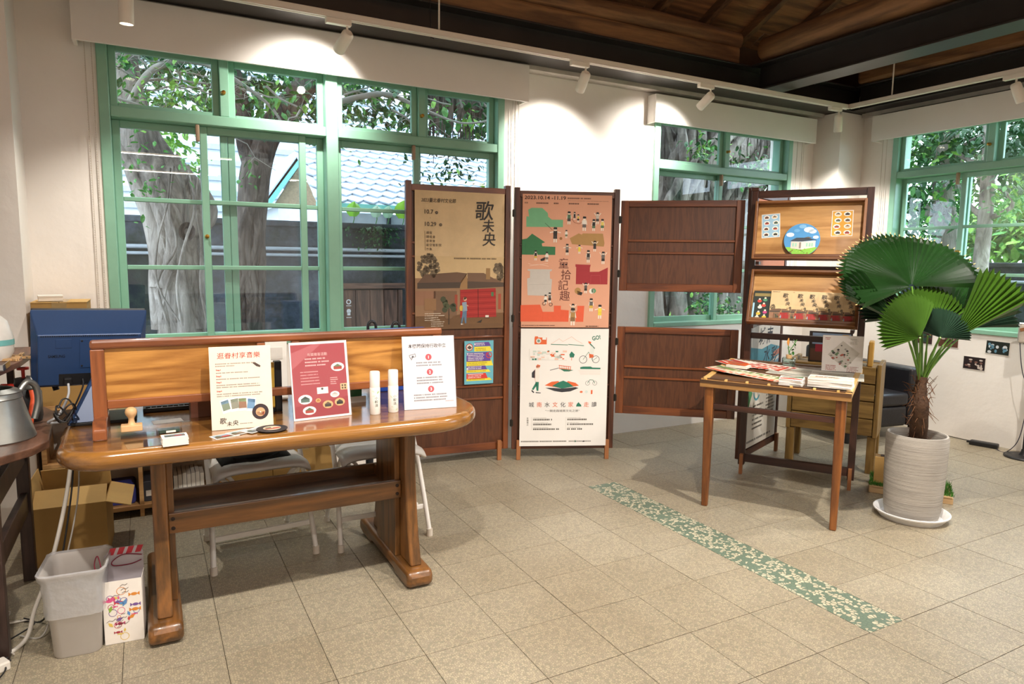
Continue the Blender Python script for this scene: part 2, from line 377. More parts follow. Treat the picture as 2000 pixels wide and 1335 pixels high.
# ------------------------------------------------------------------ roller blind boxes above the windows
m_white = mat('white_paint', '#eeeae4', .6, var=.02, scale=4)
m_cord = mat('cord_white', '#cfc6ba', .7)
def valance(loc, rz, W, depth, z0, z1, label, cords):
    v = empty('blind_valance', (loc[0], loc[1], z0), rz, label, 'valance', 'blind valances over the windows'); h = z1-z0; t = .018
    B(0, W, -depth, -depth+t, 0, h).build('front_board', m_white, v, bevel=.002)
    B(0, t, -depth+t, 0, 0, h).build('end_board', m_white, v, bevel=.002); B(W-t, W, -depth+t, 0, 0, h).build('end_board', m_white, v, bevel=.002)
    B(t, W-t, -depth+t, 0, h-t, h).build('top_board', m_white, v)
    MB().tube([(t, -.05, h-.08), (W-t, -.05, h-.08)], .022, 12).build('blind_roller', m_white, v, 60)
    for (cx, ln, bead) in cords:
        c = MB().tube([(cx, -.03, h-.08), (cx+.002, -.028, -ln*.4), (cx, -.022, -ln)], .0022, 6)
        if bead:
            for k in range(int(ln/.012)): c.lathe([(0, -.003), (.0034, 0), (0, .003)], 6, (cx, -.03+.006*k*.012/ln, -k*.012))
        c.build('pull_cord', m_cord, v, 60)
    return v
valance((-.262, WA), 0, 2.55, .125, 2.368, 2.60, 'long white blind box over the wide window behind the desk', [(.045, 1.45, True), (.075, 1.5, True), (2.48, .9, False), (2.50, 1.5, True), (2.525, 1.45, False)])
valance((3.375, WA), 0, 1.765, .10, 2.358, 2.56, 'short white blind box over the window behind the display rack', [(1.62, 1.3, True), (1.68, 1.2, False), (1.70, 1.25, False)])
valance((WC, 3.775), R(-90), 1.85, .12, 2.355, 2.56, 'white blind box over the right-hand wall window', [(.05, 1.3, True), (.085, 1.5, True)])
valance((WC, .50), R(-90), 1.95, .12, 2.355, 2.56, 'white blind box over the window nearest the camera', [(.05, 1.3, True)])

# ------------------------------------------------------------------ steel beams
m_steel = mat('black_steel', '#2c2826', .38, .25, var=.25, scale=3, bump=.05, bscale=20, space='World')
def ibeam(label, p0, p1, z0=2.61, h=.2, wd=.2, tf=.012, tw=.01):
    p0, p1 = Vector(p0), Vector(p1); d = p1-p0; e = empty('steel_beam', (p0.x, p0.y, z0), math.atan2(d.y, d.x), label, 'beam'); Lh = d.length
    B(0, Lh, -wd/2, wd/2, 0, tf).build('bottom_flange', m_steel, e, bevel=.002, seg=1); B(0, Lh, -wd/2, wd/2, h-tf, h).build('top_flange', m_steel, e, bevel=.002, seg=1)
    B(0, Lh, -tw/2, tw/2, tf, h-tf).build('web', m_steel, e); return e
ibeam('long black steel beam above the back wall windows', (-1.29, 3.985), (5.52, 3.985))
ibeam('black steel beam crossing the ceiling towards the camera', (4.2, 3.875), (4.2, -3.99))
ibeam('black steel beam above the right-hand wall window', (5.395, 3.88), (5.395, -3.99), wd=.17)
# pale cornice under the beam along the walls
tag(B(-1.29, 5.22, 4.09, 4.188, 2.585, 2.615).build('trim_1', mat('cornice_grey', '#b9b2a9', .6)), kind='structure')
tag(B(5.485, 5.538, -3.99, 3.92, 2.58, 2.615).build('trim_2', MATS['cornice_grey']), kind='structure')

# ------------------------------------------------------------------ timber roof
wl = dict(c1='#5a3a20', c2='#8a5f38'); m_logx = wood('old_log', '#573a22', '#87603b', 'x', .7, scale=.8, bump=.2); m_logy = wood('old_log', '#573a22', '#87603b', 'y', .7, scale=.8, bump=.2)
m_plank = wood('roof_board', '#5a3a22', '#8f6038', 'x', .75, scale=.8, bump=.15); m_raf = wood('rafter_wood', '#4a301c', '#74502f', 'y', .75, bump=.15)
SL = R(26); RY, RZ = .1, None
def roof_z(y): return 2.98+(4.45-y)*math.tan(SL)
RIDGE_Y = .2
ceil = empty('ceiling', (0, 0, 0), kind='structure')
for i_, bx_ in enumerate(((-1.5, 5.76, 4.25, 4.42, 2.78, 3.1), (5.60, 5.76, -4.2, 4.25, 2.78, 3.1), (-1.5, -1.35, -4.2, 4.25, 2.78, 3.1))): tag(B(*bx_).build('trim_%d' % (4+i_), mat('eave_timber', '#4a3322', .8, var=.2)), kind='structure')
def plank_face(ya, yb, flip):
    n = int(abs(yb-ya)/cos(SL)/.19)
    for k in range(n):
        a = ya+(yb-ya)*k/n; b = ya+(yb-ya)*(k+1)/n
        za, zb = (roof_z(a), roof_z(b)) if not flip else (roof_z(2*RIDGE_Y-a), roof_z(2*RIDGE_Y-b))
        xs = [-1.5, rnd.uniform(.2, 1.4), rnd.uniform(2.2, 3.3), rnd.uniform(4.1, 4.9), 5.9]
        if flip: xs = [-1.5, 5.9]
        g = .003*(1 if b < a else -1)
        for x0, x1 in zip(xs, xs[1:]):
            mb = MB(); q = rnd.uniform(0, .004)
            vs = [(x, y, z+dz+q) for dz in (0, .02) for (y, z) in ((a-g, za), (b+g, zb)) for x in (x0+.002, x1-.002)]
            mb.add(vs, [(0, 1, 3, 2), (4, 6, 7, 5), (0, 4, 5, 1), (2, 3, 7, 6), (0, 2, 6, 4), (1, 5, 7, 3)]).build('roof_board', m_plank, ceil)
plank_face(4.45, RIDGE_Y, False); plank_face(RIDGE_Y, -4.05, True)
tag(B(-1.6, 6, -4.3, 4.6, 5.3, 5.35).build('trim_3', mat('roof_deck', '#3a2c20', .9)), kind='structure')
for gx in (-1.52, 5.76):
    tag(MB().prism([(4.45, 2.9), (RIDGE_Y, roof_z(RIDGE_Y)+.03), (-4.2, 2.9)], gx, gx+.05, 'yz').build('wall_gable', mat('gable_boards', '#5a3d26', .8)), kind='structure')
for k in range(16):
    x = -1.2+.455*k
    for (a, b) in ((4.4, RIDGE_Y), (-4.0, RIDGE_Y)):
        zb = roof_z(RIDGE_Y)-.035; za = roof_z(4.4)-.035
        MB().bar((x, a, za), (x, b, zb), .055, .07).build('rafter', m_raf, ceil, bevel=.003, seg=1)
def log(name, p0, p1, r0, r1, mt, label, n=14):
    p0, p1 = Vector(p0), Vector(p1); pts = []; rr = []
    r_ = random.Random(label)
    for i in range(13):
        t = i/12; p = p0.lerp(p1, t)+Vector((r_.uniform(-.012, .012), r_.uniform(-.012, .012), r_.uniform(-.01, .01))); pts.append(p); rr.append((r0+(r1-r0)*t)*(1+r_.uniform(-.04, .04)))
    if r0 > .08: pts.insert(0, p0-(p1-p0).normalized()*.05); rr.insert(0, r0*.55)
    o = MB().tube(pts, rr, n).build(name, mt, None, 70); return tag(o, label, 'beam')
log('timber_log_beam', (4.17, 3.80, 2.912), (4.17, -3.9, 2.95), .092, .125, m_logy, 'round timber log lying on the crossing steel beam')
log('timber_log_beam', (4.3, 2.9, 3.27), (5.7, 2.55, 3.22), .10, .09, m_logx, 'shorter round log resting across above the crossing log')
tag(B(-1.4, 4.02, 3.91, 4.05, 2.812, 2.935).build('wall_plate_timber', m_logx, bevel=.02), 'sawn brown timber lying on top of the back wall steel beam', 'beam')
log('timber_log_beam', (-1.35, 3.98, 3.01), (4.05, 3.98, 3.00), .075, .068, m_logx, 'long weathered log above the sawn timber over the back wall')
tag(B(5.30, 5.47, -3.9, 3.86, 2.815, 3.02).build('wall_plate_timber', m_logy, bevel=.03), 'orange-brown sawn timber on top of the right-hand wall steel beam', 'beam')

# ------------------------------------------------------------------ lighting track and spotlights
m_trk = mat('track_white', '#e4ddd2', .45, var=.02); m_spot = mat('lamp_white', '#efe8dd', .4, var=.02)
m_lens = emit('lamp_lens', '#fff3e0', 12.)
YT, XT, ZTK = 3.67, 4.955, 2.545
def track(label, p0, p1, rods):
    p0, p1 = Vector(p0), Vector(p1); d = p1-p0; e = empty('lighting_track', (p0.x, p0.y, ZTK), math.atan2(d.y, d.x), label, 'track light rail'); n = d.length
    B(0, n, -.018, .018, .006, .034).build('rail', m_trk, e, bevel=.002, seg=1)
    B(0, n, -.018, -.006, 0, .006).build('rail_lip', m_trk, e); B(0, n, .006, .018, 0, .006).build('rail_lip', m_trk, e)
    for x in rods: MB().tube([(x, 0, .03), (x, 0, .6)], .005, 8).build('hanging_rod', m_trk, e, 60)
    return e
track('white lighting track along the back wall windows', (-1.25, YT), (XT, YT), [2.74])
track('white lighting track along the right-hand wall', (XT, YT-.02), (XT, -3.2), [YT-.02-at_x(1742, 185, XT).y, 4.])
track('white lighting track across the room above the desk front', (-1.25, 1.40), (XT-.03, 1.40), [1., 3., 5.])
LIGHT_K = 1.05
def spot(x, y, tgt, label, W=60., cone=50., along='x', col=(1., .93, .84), blend=1.):
    s = empty('track_spotlight', (x, y, ZTK), 0, label, 'spotlight', 'white track spotlights')
    if along == 'x': B(-.075, .055, -.017, .017, -.028, 0).build('adapter', m_spot, s, bevel=.003)
    else: B(-.017, .017, -.055, .075, -.028, 0).build('adapter', m_spot, s, bevel=.003)
    MB().tube([(.035 if along == 'x' else 0, 0, -.028), (.035 if along == 'x' else 0, 0, -.07)], .006, 8).build('stem', m_spot, s, 60)
    piv = Vector((.035 if along == 'x' else 0, 0, -.072)); d = (Vector(tgt)-Vector((x, y, ZTK))-piv).normalized()
    q = d.to_track_quat('-Z', 'Y')
    h = MB().lathe([(.0, .02), (.020, .02), (.029, .012), (.031, 0), (.031, -.105), (.0285, -.110), (.0265, -.108), (.0265, -.095)], 24).build('head', m_spot, s, 40)
    h.location = piv; h.rotation_mode = 'QUATERNION'; h.rotation_quaternion = q
    l = MB().lathe([(0, -.097), (.026, -.097), (.026, -.0965)], 20).build('lens', m_lens, h); 
    ld = bpy.data.lights.new('spot_beam', 'SPOT'); ld.energy = W*LIGHT_K; ld.color = col; ld.spot_size = R(cone); ld.spot_blend = blend; ld.shadow_soft_size = .022
    lo = bpy.data.objects.new('spot_beam', ld); COL.objects.link(lo); lo.parent = h; lo.location = (0, 0, -.115)
    return s
def tx(px_, py_): return at_z(px_, py_, ZTK).x
spot(tx(228, -22), YT, (-.05, 3.75, 1.0), 'spotlight at the far left above the dark monitor corner', 55, 100)
spot(.945, YT, (.84, WA, 2.15), 'spotlight above the middle of the desk, throwing light on the blind box', 50, 115)
spot(2.43, YT, (2.52, WA, 1.95), 'spotlight lighting the bare white wall between the two back windows', 68, 104)
spot(3.47, YT, (3.40, WA, 2.1), 'spotlight tilted left above the window behind the display rack', 48, 110)
spot(tx(1636, 209), YT, (5.12, 3.85, 1.2), 'spotlight hanging in the corner where the two tracks meet', 95, 105)
spot(XT, at_x(1988, 128, XT).y, (5.5, 2.2, 1.2), 'spotlight at the right edge above the side window', 65, 95, 'y')
for x, tt, wv in ((-.35, (-.3, 2.0, .0), 85), (.5, (.45, 2.15, .0), 125), (1.55, (1.65, 2.4, .1), 105), (2.63, (2.8, 2.5, .1), 185), (3.9, (4.1, 2.6, .1), 120)):
    spot(x, 1.40, tt, 'middle-track spotlight pointing down, %s' % {-.35: 'nearest the left wall', .5: 'before the left half of the desk', 1.55: 'before the right end of the desk', 2.63: 'before the poster screen', 3.9: 'before the potted palm'}[x], wv*.9, 120, blend=1.)
# linear pendants further back in the room (seen only as reflections)
m_tube = emit('led_tube', '#ffe9cc', 5.)
for i, (x, y) in enumerate(((.4, -.6), (2.6, -.6), (.4, -2.4), (2.6, -2.4), (4.2, -1.4))):
    e = empty('linear_pendant', (x, y, 2.5), 0, 'slim white linear LED pendant, %s' % ('over the left side behind the camera', 'over the middle behind the camera', 'in the rear left of the room', 'in the rear middle of the room', 'near the window side behind the camera')[i], 'lamp', 'linear pendants behind the camera')
    B(-.6, .6, -.03, .03, .012, .06).build('housing', m_trk, e, bevel=.003); B(-.59, .59, -.024, .024, 0, .012).build('diffuser', m_tube, e)
    for sx in (-.5, .5): MB().tube([(sx, 0, .06), (sx, 0, 1.2)], .002, 6).build('wire', m_trk, e)
    ld = bpy.data.lights.new('tube_light', 'AREA'); ld.shape = 'RECTANGLE'; ld.size = 1.18; ld.size_y = .05; ld.energy = 18*LIGHT_K; ld.color = (1., .94, .87)
    lo = bpy.data.objects.new('tube_light', ld); COL.objects.link(lo); lo.parent = e; lo.location = (0, 0, -.004)
    ld = bpy.data.lights.new('added_uplight', 'AREA'); ld.shape = 'RECTANGLE'; ld.size = 1.18; ld.size_y = .05; ld.energy = 34*LIGHT_K; ld.color = (1., .94, .87)  # upward fill added to each pendant to brighten ceiling and walls
    lo = bpy.data.objects.new('added_uplight', ld); COL.objects.link(lo); lo.parent = e; lo.location = (0, 0, .066); lo.rotation_euler = (pi, 0, 0)
# ------------------------------------------------------------------ outdoors: yard, wall, trees, houses
m_conc = bpy.data.materials.new('old_concrete'); 
def old_concrete():
    nt, b = nodes(m_conc); L = nt.links.new; g = N(nt, 'ShaderNodeNewGeometry')
    n1 = N(nt, 'ShaderNodeTexNoise', Scale=.9, Detail=8., Roughness=.65); L(g.outputs['Position'], n1.inputs[0])
    n2 = N(nt, 'ShaderNodeTexNoise', Scale=14., Detail=6., Roughness=.7); L(g.outputs['Position'], n2.inputs[0])
    ad = N(nt, 'ShaderNodeMath', _operation='MULTIPLY_ADD'); ad.inputs[1].default_value = .35; L(n2.outputs[0], ad.inputs[0]); L(n1.outputs[0], ad.inputs[2])
    rp = N(nt, 'ShaderNodeValToRGB'); L(ad.outputs[0], rp.inputs[0]); e = rp.color_ramp.elements
    e[0].position = .48; e[0].color = lin('#191e22')+(1,); e[1].position = .98; e[1].color = lin('#7a838c')+(1,)
    for p, c in ((.58, '#28322a'), (.70, '#43484e')): x = e.new(p); x.color = lin(c)+(1,)
    L(rp.outputs[0], b.inputs['Base Color']); b.inputs['Roughness'].default_value = .9
    bp = N(nt, 'ShaderNodeBump', Strength=.5, Distance=.02); L(n2.outputs[0], bp.inputs['Height']); L(bp.outputs[0], b.inputs['Normal'])
old_concrete(); MATS['old_concrete'] = m_conc
def bark(name, c0, c1, c2, k=1.):
    mt = bpy.data.materials.new(name); nt, b = nodes(mt); L = nt.links.new; g = N(nt, 'ShaderNodeNewGeometry')
    mp = N(nt, 'ShaderNodeMapping'); mp.inputs['Scale'].default_value = (1, 1, .28); L(g.outputs['Position'], mp.inputs[0])
    n1 = N(nt, 'ShaderNodeTexNoise', Scale=9.*k, Detail=9., Roughness=.68, Distortion=1.2); L(mp.outputs[0], n1.inputs[0])
    n2 = N(nt, 'ShaderNodeTexNoise', Scale=2.2*k, Detail=4.); L(g.outputs['Position'], n2.inputs[0])
    ad = N(nt, 'ShaderNodeMath', _operation='MULTIPLY_ADD'); ad.inputs[1].default_value = .5; L(n2.outputs[0], ad.inputs[0]); L(n1.outputs[0], ad.inputs[2])
    rp = N(nt, 'ShaderNodeValToRGB'); L(ad.outputs[0], rp.inputs[0]); e = rp.color_ramp.elements
    e[0].position = .52; e[0].color = lin(c0)+(1,); e[1].position = .95; e[1].color = lin(c2)+(1,); x = e.new(.70); x.color = lin(c1)+(1,)
    L(rp.outputs[0], b.inputs['Base Color']); b.inputs['Roughness'].default_value = .85
    bp = N(nt, 'ShaderNodeBump', Strength=1., Distance=.03); L(n1.outputs[0], bp.inputs['Height']); L(bp.outputs[0], b.inputs['Normal'])
    MATS[name] = mt; return mt
m_bark = bark('banyan_bark', '#3a332e', '#7d746b', '#b5aca2'); m_bark2 = bark('dark_bark', '#231d1a', '#4d423b', '#84776c', 1.3)
m_lf = [mat('leaf_dark', '#2c5a2e', .45, var=.35, scale=3, space='World'), mat('leaf_mid', '#4b8a3c', .45, var=.3, scale=3, space='World'), mat('leaf_light', '#86b94e', .5, var=.25, scale=3, space='World')]
for mm_ in m_lf:
    b_ = mm_.node_tree.nodes['Principled BSDF']; b_.inputs['Transmission Weight'].default_value = 0
    b_.inputs['Subsurface Weight'].default_value = 0
m_earth = mat('yard_earth', '#57554a', .95, var=.3, scale=2)
GZ = -.3
tag(B(-14, 40, 4.42, 45, GZ-.1, GZ).build('yard_ground', m_earth), kind='structure')
tag(B(5.76, 40, -20, 4.42, GZ-.1, GZ).build('yard_ground', mat('yard_lawn', '#7fae5a', .9, var=.3, scale=1.5)), kind='structure')
# yard wall with coping and pipes
YW = 8.2
yw = empty('yard_wall', (0, YW, GZ), 0, 'stained old concrete yard wall seen through the back windows', 'wall')
B(-8, 12, 0, .22, 0, 1.98).build('wall_body', m_conc, yw); B(-8, 12, -.04, .26, 1.98, 2.05).build('coping', m_conc, yw, bevel=.015)
m_pipe = mat('grey_pipe', '#a9b0b6', .4, var=.1)
for z, r_, lb in ((1.43, .022, 'upper'), (1.36, .018, 'lower')):
    p = MB().tube([(-8, YW-.06, z), (12, YW-.06, z)], r_, 10)
    for k in range(10): p.box(-7+2*k, -6.97+2*k, YW-.09, YW, z-.03, z+.03)
    tag(p.build('wall_pipe', m_pipe, None, 60), '%s thin grey pipe fixed along the yard wall' % lb, 'pipe', 'pipes on the yard wall')
# wooden gate on the yard wall
m_gate = wood('gate_wood', '#4a352b', '#7b5a49', 'z', .6)
YG = YW-.12
g0, g1, gt, gb = at_y(666, 580, YG), at_y(777, 580, YG), at_y(700, 566, YG), at_y(700, 650, YG)
gate = empty('wooden_gate', (g0.x, YG, GZ), 0, 'brown vertical-board wooden gate in the yard wall', 'gate')
Wg = g1.x-g0.x; hz = gt.z-GZ
for i in range(4): B(Wg*i/4+.003, Wg*(i+1)/4-.003, 0, .03, .02, hz).build('board', m_gate, gate, bevel=.004)
B(-.06, Wg+.1, -.03, .08, hz+.015, hz+.08).build('top_beam', wood('gate_wood', '#4a352b', '#7b5a49', 'x', .6), gate, bevel=.006); B(Wg+.005, Wg+.06, -.005, .06, 0, hz).build('post', m_gate, gate, bevel=.004)
sg = Print(); hx = .09
sg.ring(hx, hz-.14, .03, .012, '#e8e8e8').rect(hx-.03, hx+.03, hz-.19, hz-.183, '#e8e8e8').disc(hx, hz-.25, .026, '#e8e8e8').rect(hx-.018, hx+.018, hz-.30, hz-.265, '#e8e8e8').rect(hx-.03, hx+.03, hz-.33, hz-.323, '#e8e8e8')
sg.build('gate_sign', gate).location = (0, -.002, 0)
def depth(p): return (Vector(p)-Vector((0, 0, CAM_H))).dot(cf)
def pxpath(pts, Y, mode='y'):
    out, rr = [], []
    for (x, y, r_) in pts:
        p = at_y(x, y, Y) if mode == 'y' else at_x(x, y, Y); out.append(p); rr.append(r_/1333.3*depth(p))
    return out, rr
def tube_s(mb, pts, rr, n=10, k=4, wob=0., seed=0):
    r_ = random.Random(seed); P = smoothpath(pts, k); q = [Vector((a, 0, 0)) for a in rr]; Q = [v.x for v in smoothpath(q, k)]
    if wob: P = [p+Vector((r_.uniform(-wob, wob), r_.uniform(-wob, wob), 0)) for p in P]
    mb.tube(P, [max(.002, a) for a in Q], n)
def leaves(mb, pts, size, r_, mi=None, flatness=.6):
    for p in pts:
        s = size*r_.uniform(.6, 1.25); a = r_.uniform(0, 2*pi); e = Euler((r_.uniform(-1, 1)*flatness, r_.uniform(-1.1, 1.1)*flatness+.5, a)).to_matrix()
        vs = [Vector((0, 0, 0)), Vector((s*.35, s*.24, -.02*s)), Vector((s*.75, s*.2, -.06*s)), Vector((s, 0, -.15*s)), Vector((s*.75, -s*.2, -.06*s)), Vector((s*.35, -s*.24, -.02*s)), Vector((s*.5, 0, .06*s))]
        n = len(mb.v); mb.v += [tuple(Vector(p)+e @ v) for v in vs]
        k = mi if mi is not None else r_.choice((0, 0, 0, 1, 1, 2))
        for f in ((0, 1, 6, 5), (1, 2, 3, 6), (6, 3, 4, 5)): mb.f.append(tuple(n+i for i in f[::-1])); mb.mi.append(k)
def volume(n, x, y, z, r_, hole=None):
    out = []
    while len(out) < n:
        p = Vector((r_.uniform(*x), r_.uniform(*y), r_.uniform(*z)))
        if hole and hole(p): continue
        out.append(p)
    return out
# --- banyan before the wide window
ban = empty('banyan_tree', (.6, 6.1, GZ), 0, 'grey banyan with twisted fused trunk outside the wide window', 'tree')
def world_part(mb, name, mt, parent, smooth=None):
    o = mb.build(name, mt, None, smooth); o.parent = parent; o.matrix_parent_inverse = Matrix.Translation(parent.location).inverted() if parent.rotation_euler.z == 0 else (Matrix.Translation(parent.location) @ Matrix.Rotation(parent.rotation_euler.z, 4, 'Z')).inverted(); return o
tk = MB()
P_, r0 = pxpath([(362, 900, 60), (358, 760, 50), (356, 640, 43), (352, 560, 44), (350, 500, 44), (346, 440, 50), (330, 390, 54), (302, 330, 47), (270, 270, 41), (246, 200, 37), (232, 120, 34), (222, 20, 32)], 6.1)
tube_s(tk, P_, r0, 16, 4)
rr_ = random.Random(5)
for k in range(24):
    a0 = rr_.uniform(0, 2*pi); tw = rr_.uniform(-1.6, 1.6); pts = []; rad = []; s0 = rr_.choice((0, 0, 1, 2, 3)); s1 = min(len(P_)-1, s0+rr_.randint(4, 9)); w0 = rr_.uniform(.10, .40)
    for i in range(s0, s1+1):
        t = (i-s0)/max(1, s1-s0); a = a0+tw*t+.3*sin(5*t+k); pts.append(P_[i]+Vector((cos(a), sin(a), 0))*r0[i]*rr_.uniform(.80, .92)); rad.append(r0[i]*w0*(1.15-.5*t))
    tube_s(tk, pts, rad, 9, 5)
tube_s(tk, *pxpath([(348, 470, 30), (372, 440, 34), (398, 415, 26), (388, 385, 24), (360, 350, 22), (330, 310, 20)], 6.05), 12, 5)
world_part(tk, 'trunk', m_bark, ban, 80)
kn = MB().grid(lambda u, v: at_y(365+15*cos(2*pi*u)*(1-.0*v)*(1.1-.75*v), 452+17*sin(2*pi*u)*(1.1-.75*v), 6.1-.30+.06*sin(v*pi/2)), 20, 4)
world_part(kn, 'knot_hollow', m_bark2, ban, 80)
ar = MB()
for k in range(9):
    y = rr_.uniform(5.75, 5.98); x = rr_.uniform(300, 400); p = [at_y(x+rr_.uniform(-12, 12)+8*i*rr_.uniform(-1, 1), 330+i*75+rr_.uniform(-8, 8), y) for i in range(5)]
    tube_s(ar, p, [.008*rr_.uniform(.5, 1.4)]*5, 5, 4)
world_part(ar, 'aerial_root', m_bark, ban, 80)
br = MB()
def twig(mb, p0, p1, r0_, n=5, seed=0, sag=.1):
    r_ = random.Random(seed); p0, p1 = Vector(p0), Vector(p1); L_ = (p1-p0).length; pts = []
    for i in range(n+1): t = i/n; pts.append(p0.lerp(p1, t)+Vector((r_.uniform(-1, 1), r_.uniform(-1, 1), r_.uniform(-1, 1)))*L_*.05-Vector((0, 0, sag*L_*t*t)))
    mb.tube(pts, [r_0 for r_0 in [max(.0015, r0_*(1-.8*i/n)) for i in range(n+1)]], 5); return pts
tips = []
for k in range(80):
    r_ = random.Random(100+k); p0 = at_y(r_.uniform(230, 980), r_.uniform(60, 230), r_.uniform(5.2, 6.6)); p1 = p0+Vector((r_.uniform(-.8, .8), r_.uniform(-.5, .3), r_.uniform(-.35, .5)))
    q = twig(br, p0, p1, .009*r_.uniform(.4, 1.3), 5, k)
    for j in range(3): a = q[r_.randint(1, 5)]; tips += twig(br, a, a+Vector((r_.uniform(-.3, .3), r_.uniform(-.2, .2), r_.uniform(-.3, .15))), .003, 3, k*7+j)[1:]
tube_s(br, *pxpath([(240, 230, 8), (300, 135, 7), (400, 125, 5), (520, 200, 3), (560, 260, 2)], 5.7), 7, 5)
tube_s(br, *pxpath([(640, 205, 5), (700, 190, 6), (760, 185, 5), (830, 215, 3), (900, 240, 2), (960, 235, 2)], 5.7), 7, 5)
world_part(br, 'branch', mat('grey_twig', '#8f8a80', .8), ban, 80)
lf = MB(); r_ = random.Random(3)
def hole1(p):  # keep the tiled roof in view
    return p.z < 2.5
leaves(lf, volume(2300, (-1.6, 3.6), (5.4, 7.6), (2.28, 3.9), r_, lambda p: p.z < 2.50+.3*sin(p.x*3.1)+(0 if p.x < 1.2 else .25)), .085, r_)
leaves(lf, [t+Vector((r_.uniform(-.04, .04), r_.uniform(-.04, .04), r_.uniform(-.04, .04))) for t in tips], .07, r_, None)
leaves(lf, [at_y(r_.gauss(cx, sx), r_.gauss(cy, sy), r_.uniform(5.3, 5.9)) for cx, cy, sx, sy, n in ((290, 200, 45, 30, 150), (265, 300, 22, 60, 35), (300, 370, 20, 12, 24), (370, 320, 20, 20, 26), (480, 330, 14, 25, 16), (255, 130, 22, 18, 30), (400, 190, 25, 30, 60), (720, 250, 60, 15, 40)) for _ in range(n)], .055, r_, 1)
leaves(lf, [at_y(r_.gauss(340, 40), r_.gauss(190, 25), 5.3) for _ in range(60)], .05, r_, 2)
fo_ = world_part(lf, 'foliage', m_lf, ban); tag(fo_, kind='stuff')
# --- second trunk behind
b2 = empty('banyan_tree', (1.9, 7.2, GZ), 0, 'dark slimmer banyan trunk behind the sliding sash', 'tree'); tk = MB()
tube_s(tk, *pxpath([(484, 800, 34), (486, 560, 30), (490, 450, 28), (494, 390, 29), (500, 330, 29), (520, 270, 26), (560, 210, 24), (610, 150, 22)], 7.2), 12, 4)
tube_s(tk, *pxpath([(500, 340, 20), (480, 280, 18), (470, 200, 16), (450, 120, 15)], 7.2), 10, 4)
for k in range(7):
    tube_s(tk, *pxpath([(484+rr_.uniform(-24, 24), 780, 9), (486+rr_.uniform(-24, 24), 600, 8), (490+rr_.uniform(-24, 24), 480, 8), (496+rr_.uniform(-20, 20), 380, 7), (505+rr_.uniform(-16, 16), 300, 6)], 6.95), 7, 4)
world_part(tk, 'trunk', m_bark2, b2, 80)
tk = MB()
for k in range(70):   # curtain of hanging aerial roots behind the right transom panes
    x = rr_.uniform(840, 965); p = [at_y(x+rr_.uniform(-3, 3), y_, 6.9) for y_ in (130, 190, 230+rr_.uniform(0, 90))]; tk.tube(p, .006*rr_.uniform(.4, 1.6), 5)
tube_s(tk, *pxpath([(780, 140, 16), (850, 185, 17), (940, 215, 16), (1010, 200, 15)], 7.1), 9, 4)
world_part(tk, 'hanging_root', m_bark2, b2, 80)
lf = MB(); leaves(lf, volume(1500, (1.0, 5.5), (7.0, 8.6), (2.75, 4.6), r_), .10, r_); leaves(lf, [at_y(r_.gauss(880, 40), r_.gauss(320, 25), 7.0) for _ in range(160)], .07, r_, 0)
leaves(lf, volume(1800, (-3.5, 7.5), (6.2, 9.4), (3.8, 5.6), r_), .30, r_, 0); leaves(lf, volume(3600, (-3, 7.5), (8.0, 9.6), (3.05, 4.7), r_), .20, r_, 0); leaves(lf, [at_y(r_.gauss(330, 30), r_.gauss(310, 40), r_.uniform(9, 10)) for _ in range(260)], .13, r_, 2); leaves(lf, volume(2400, (-2.5, 6.5), (6.4, 7.9), (2.72, 4.0), r_, lambda p: abs(p.x-.75) < .28 or abs(p.x-2.2) < .25), .13, r_)  # highest, largest leaves are added overhead to block sky and shade the trees
tag(world_part(lf, 'foliage', m_lf, b2), kind='stuff')
# --- great banyan outside the second window
b3 = empty('banyan_tree', (6.0, 6.3, GZ), 0, 'broad banyan root mass outside the window behind the rack', 'tree'); tk = MB(); r_ = random.Random(11)
tube_s(tk, *pxpath([(1330, 900, 80), (1330, 640, 62), (1325, 500, 55), (1330, 380, 62), (1320, 300, 70), (1330, 200, 75), (1330, 80, 70)], 6.3), 14, 4)
tube_s(tk, *pxpath([(1350, 420, 26), (1385, 350, 24), (1430, 310, 22), (1490, 270, 20), (1560, 215, 18)], 6.1), 12, 4)
tube_s(tk, *pxpath([(1440, 800, 30), (1440, 500, 20), (1443, 360, 16), (1440, 260, 16)], 6.9), 10, 4)
for k in range(22):
    x = r_.uniform(1255, 1420); q = r_.uniform(-60, 60); tube_s(tk, *pxpath([(x+r_.uniform(-30, 30), 820, r_.uniform(8, 20)), (x+r_.uniform(-20, 20), 600, r_.uniform(6, 16)), (x+q*.3+r_.uniform(-16, 16), 450, r_.uniform(5, 13)), (x+q*.7+r_.uniform(-20, 20), 330, r_.uniform(5, 12)), (x+q*1.6+r_.uniform(-30, 30), 190, r_.uniform(4, 10))], r_.uniform(5.75, 6.1)), 8, 5, .012, k)
for k in range(14):
    x = r_.uniform(1270, 1480); tube_s(tk, *pxpath([(x, 420, r_.uniform(4, 9)), (x+40, 350+r_.uniform(-20, 20), r_.uniform(5, 10)), (x+90, 290+r_.uniform(-25, 25), r_.uniform(4, 9)), (x+150, 230, r_.uniform(3, 7))], r_.uniform(5.7, 6.2)), 8, 5, .01, k+50)
world_part(tk, 'trunk', m_bark, b3, 80)
tk = MB()
for k in range(34):
    x = r_.uniform(1290, 1545); p = [at_y(x+r_.uniform(-6, 6), y_, 5.9) for y_ in (200, 290, 330+r_.uniform(0, 110))]; tk.tube(p, .006*r_.uniform(.4, 1.5), 5)
world_part(tk, 'hanging_root', m_bark2, b3, 80)
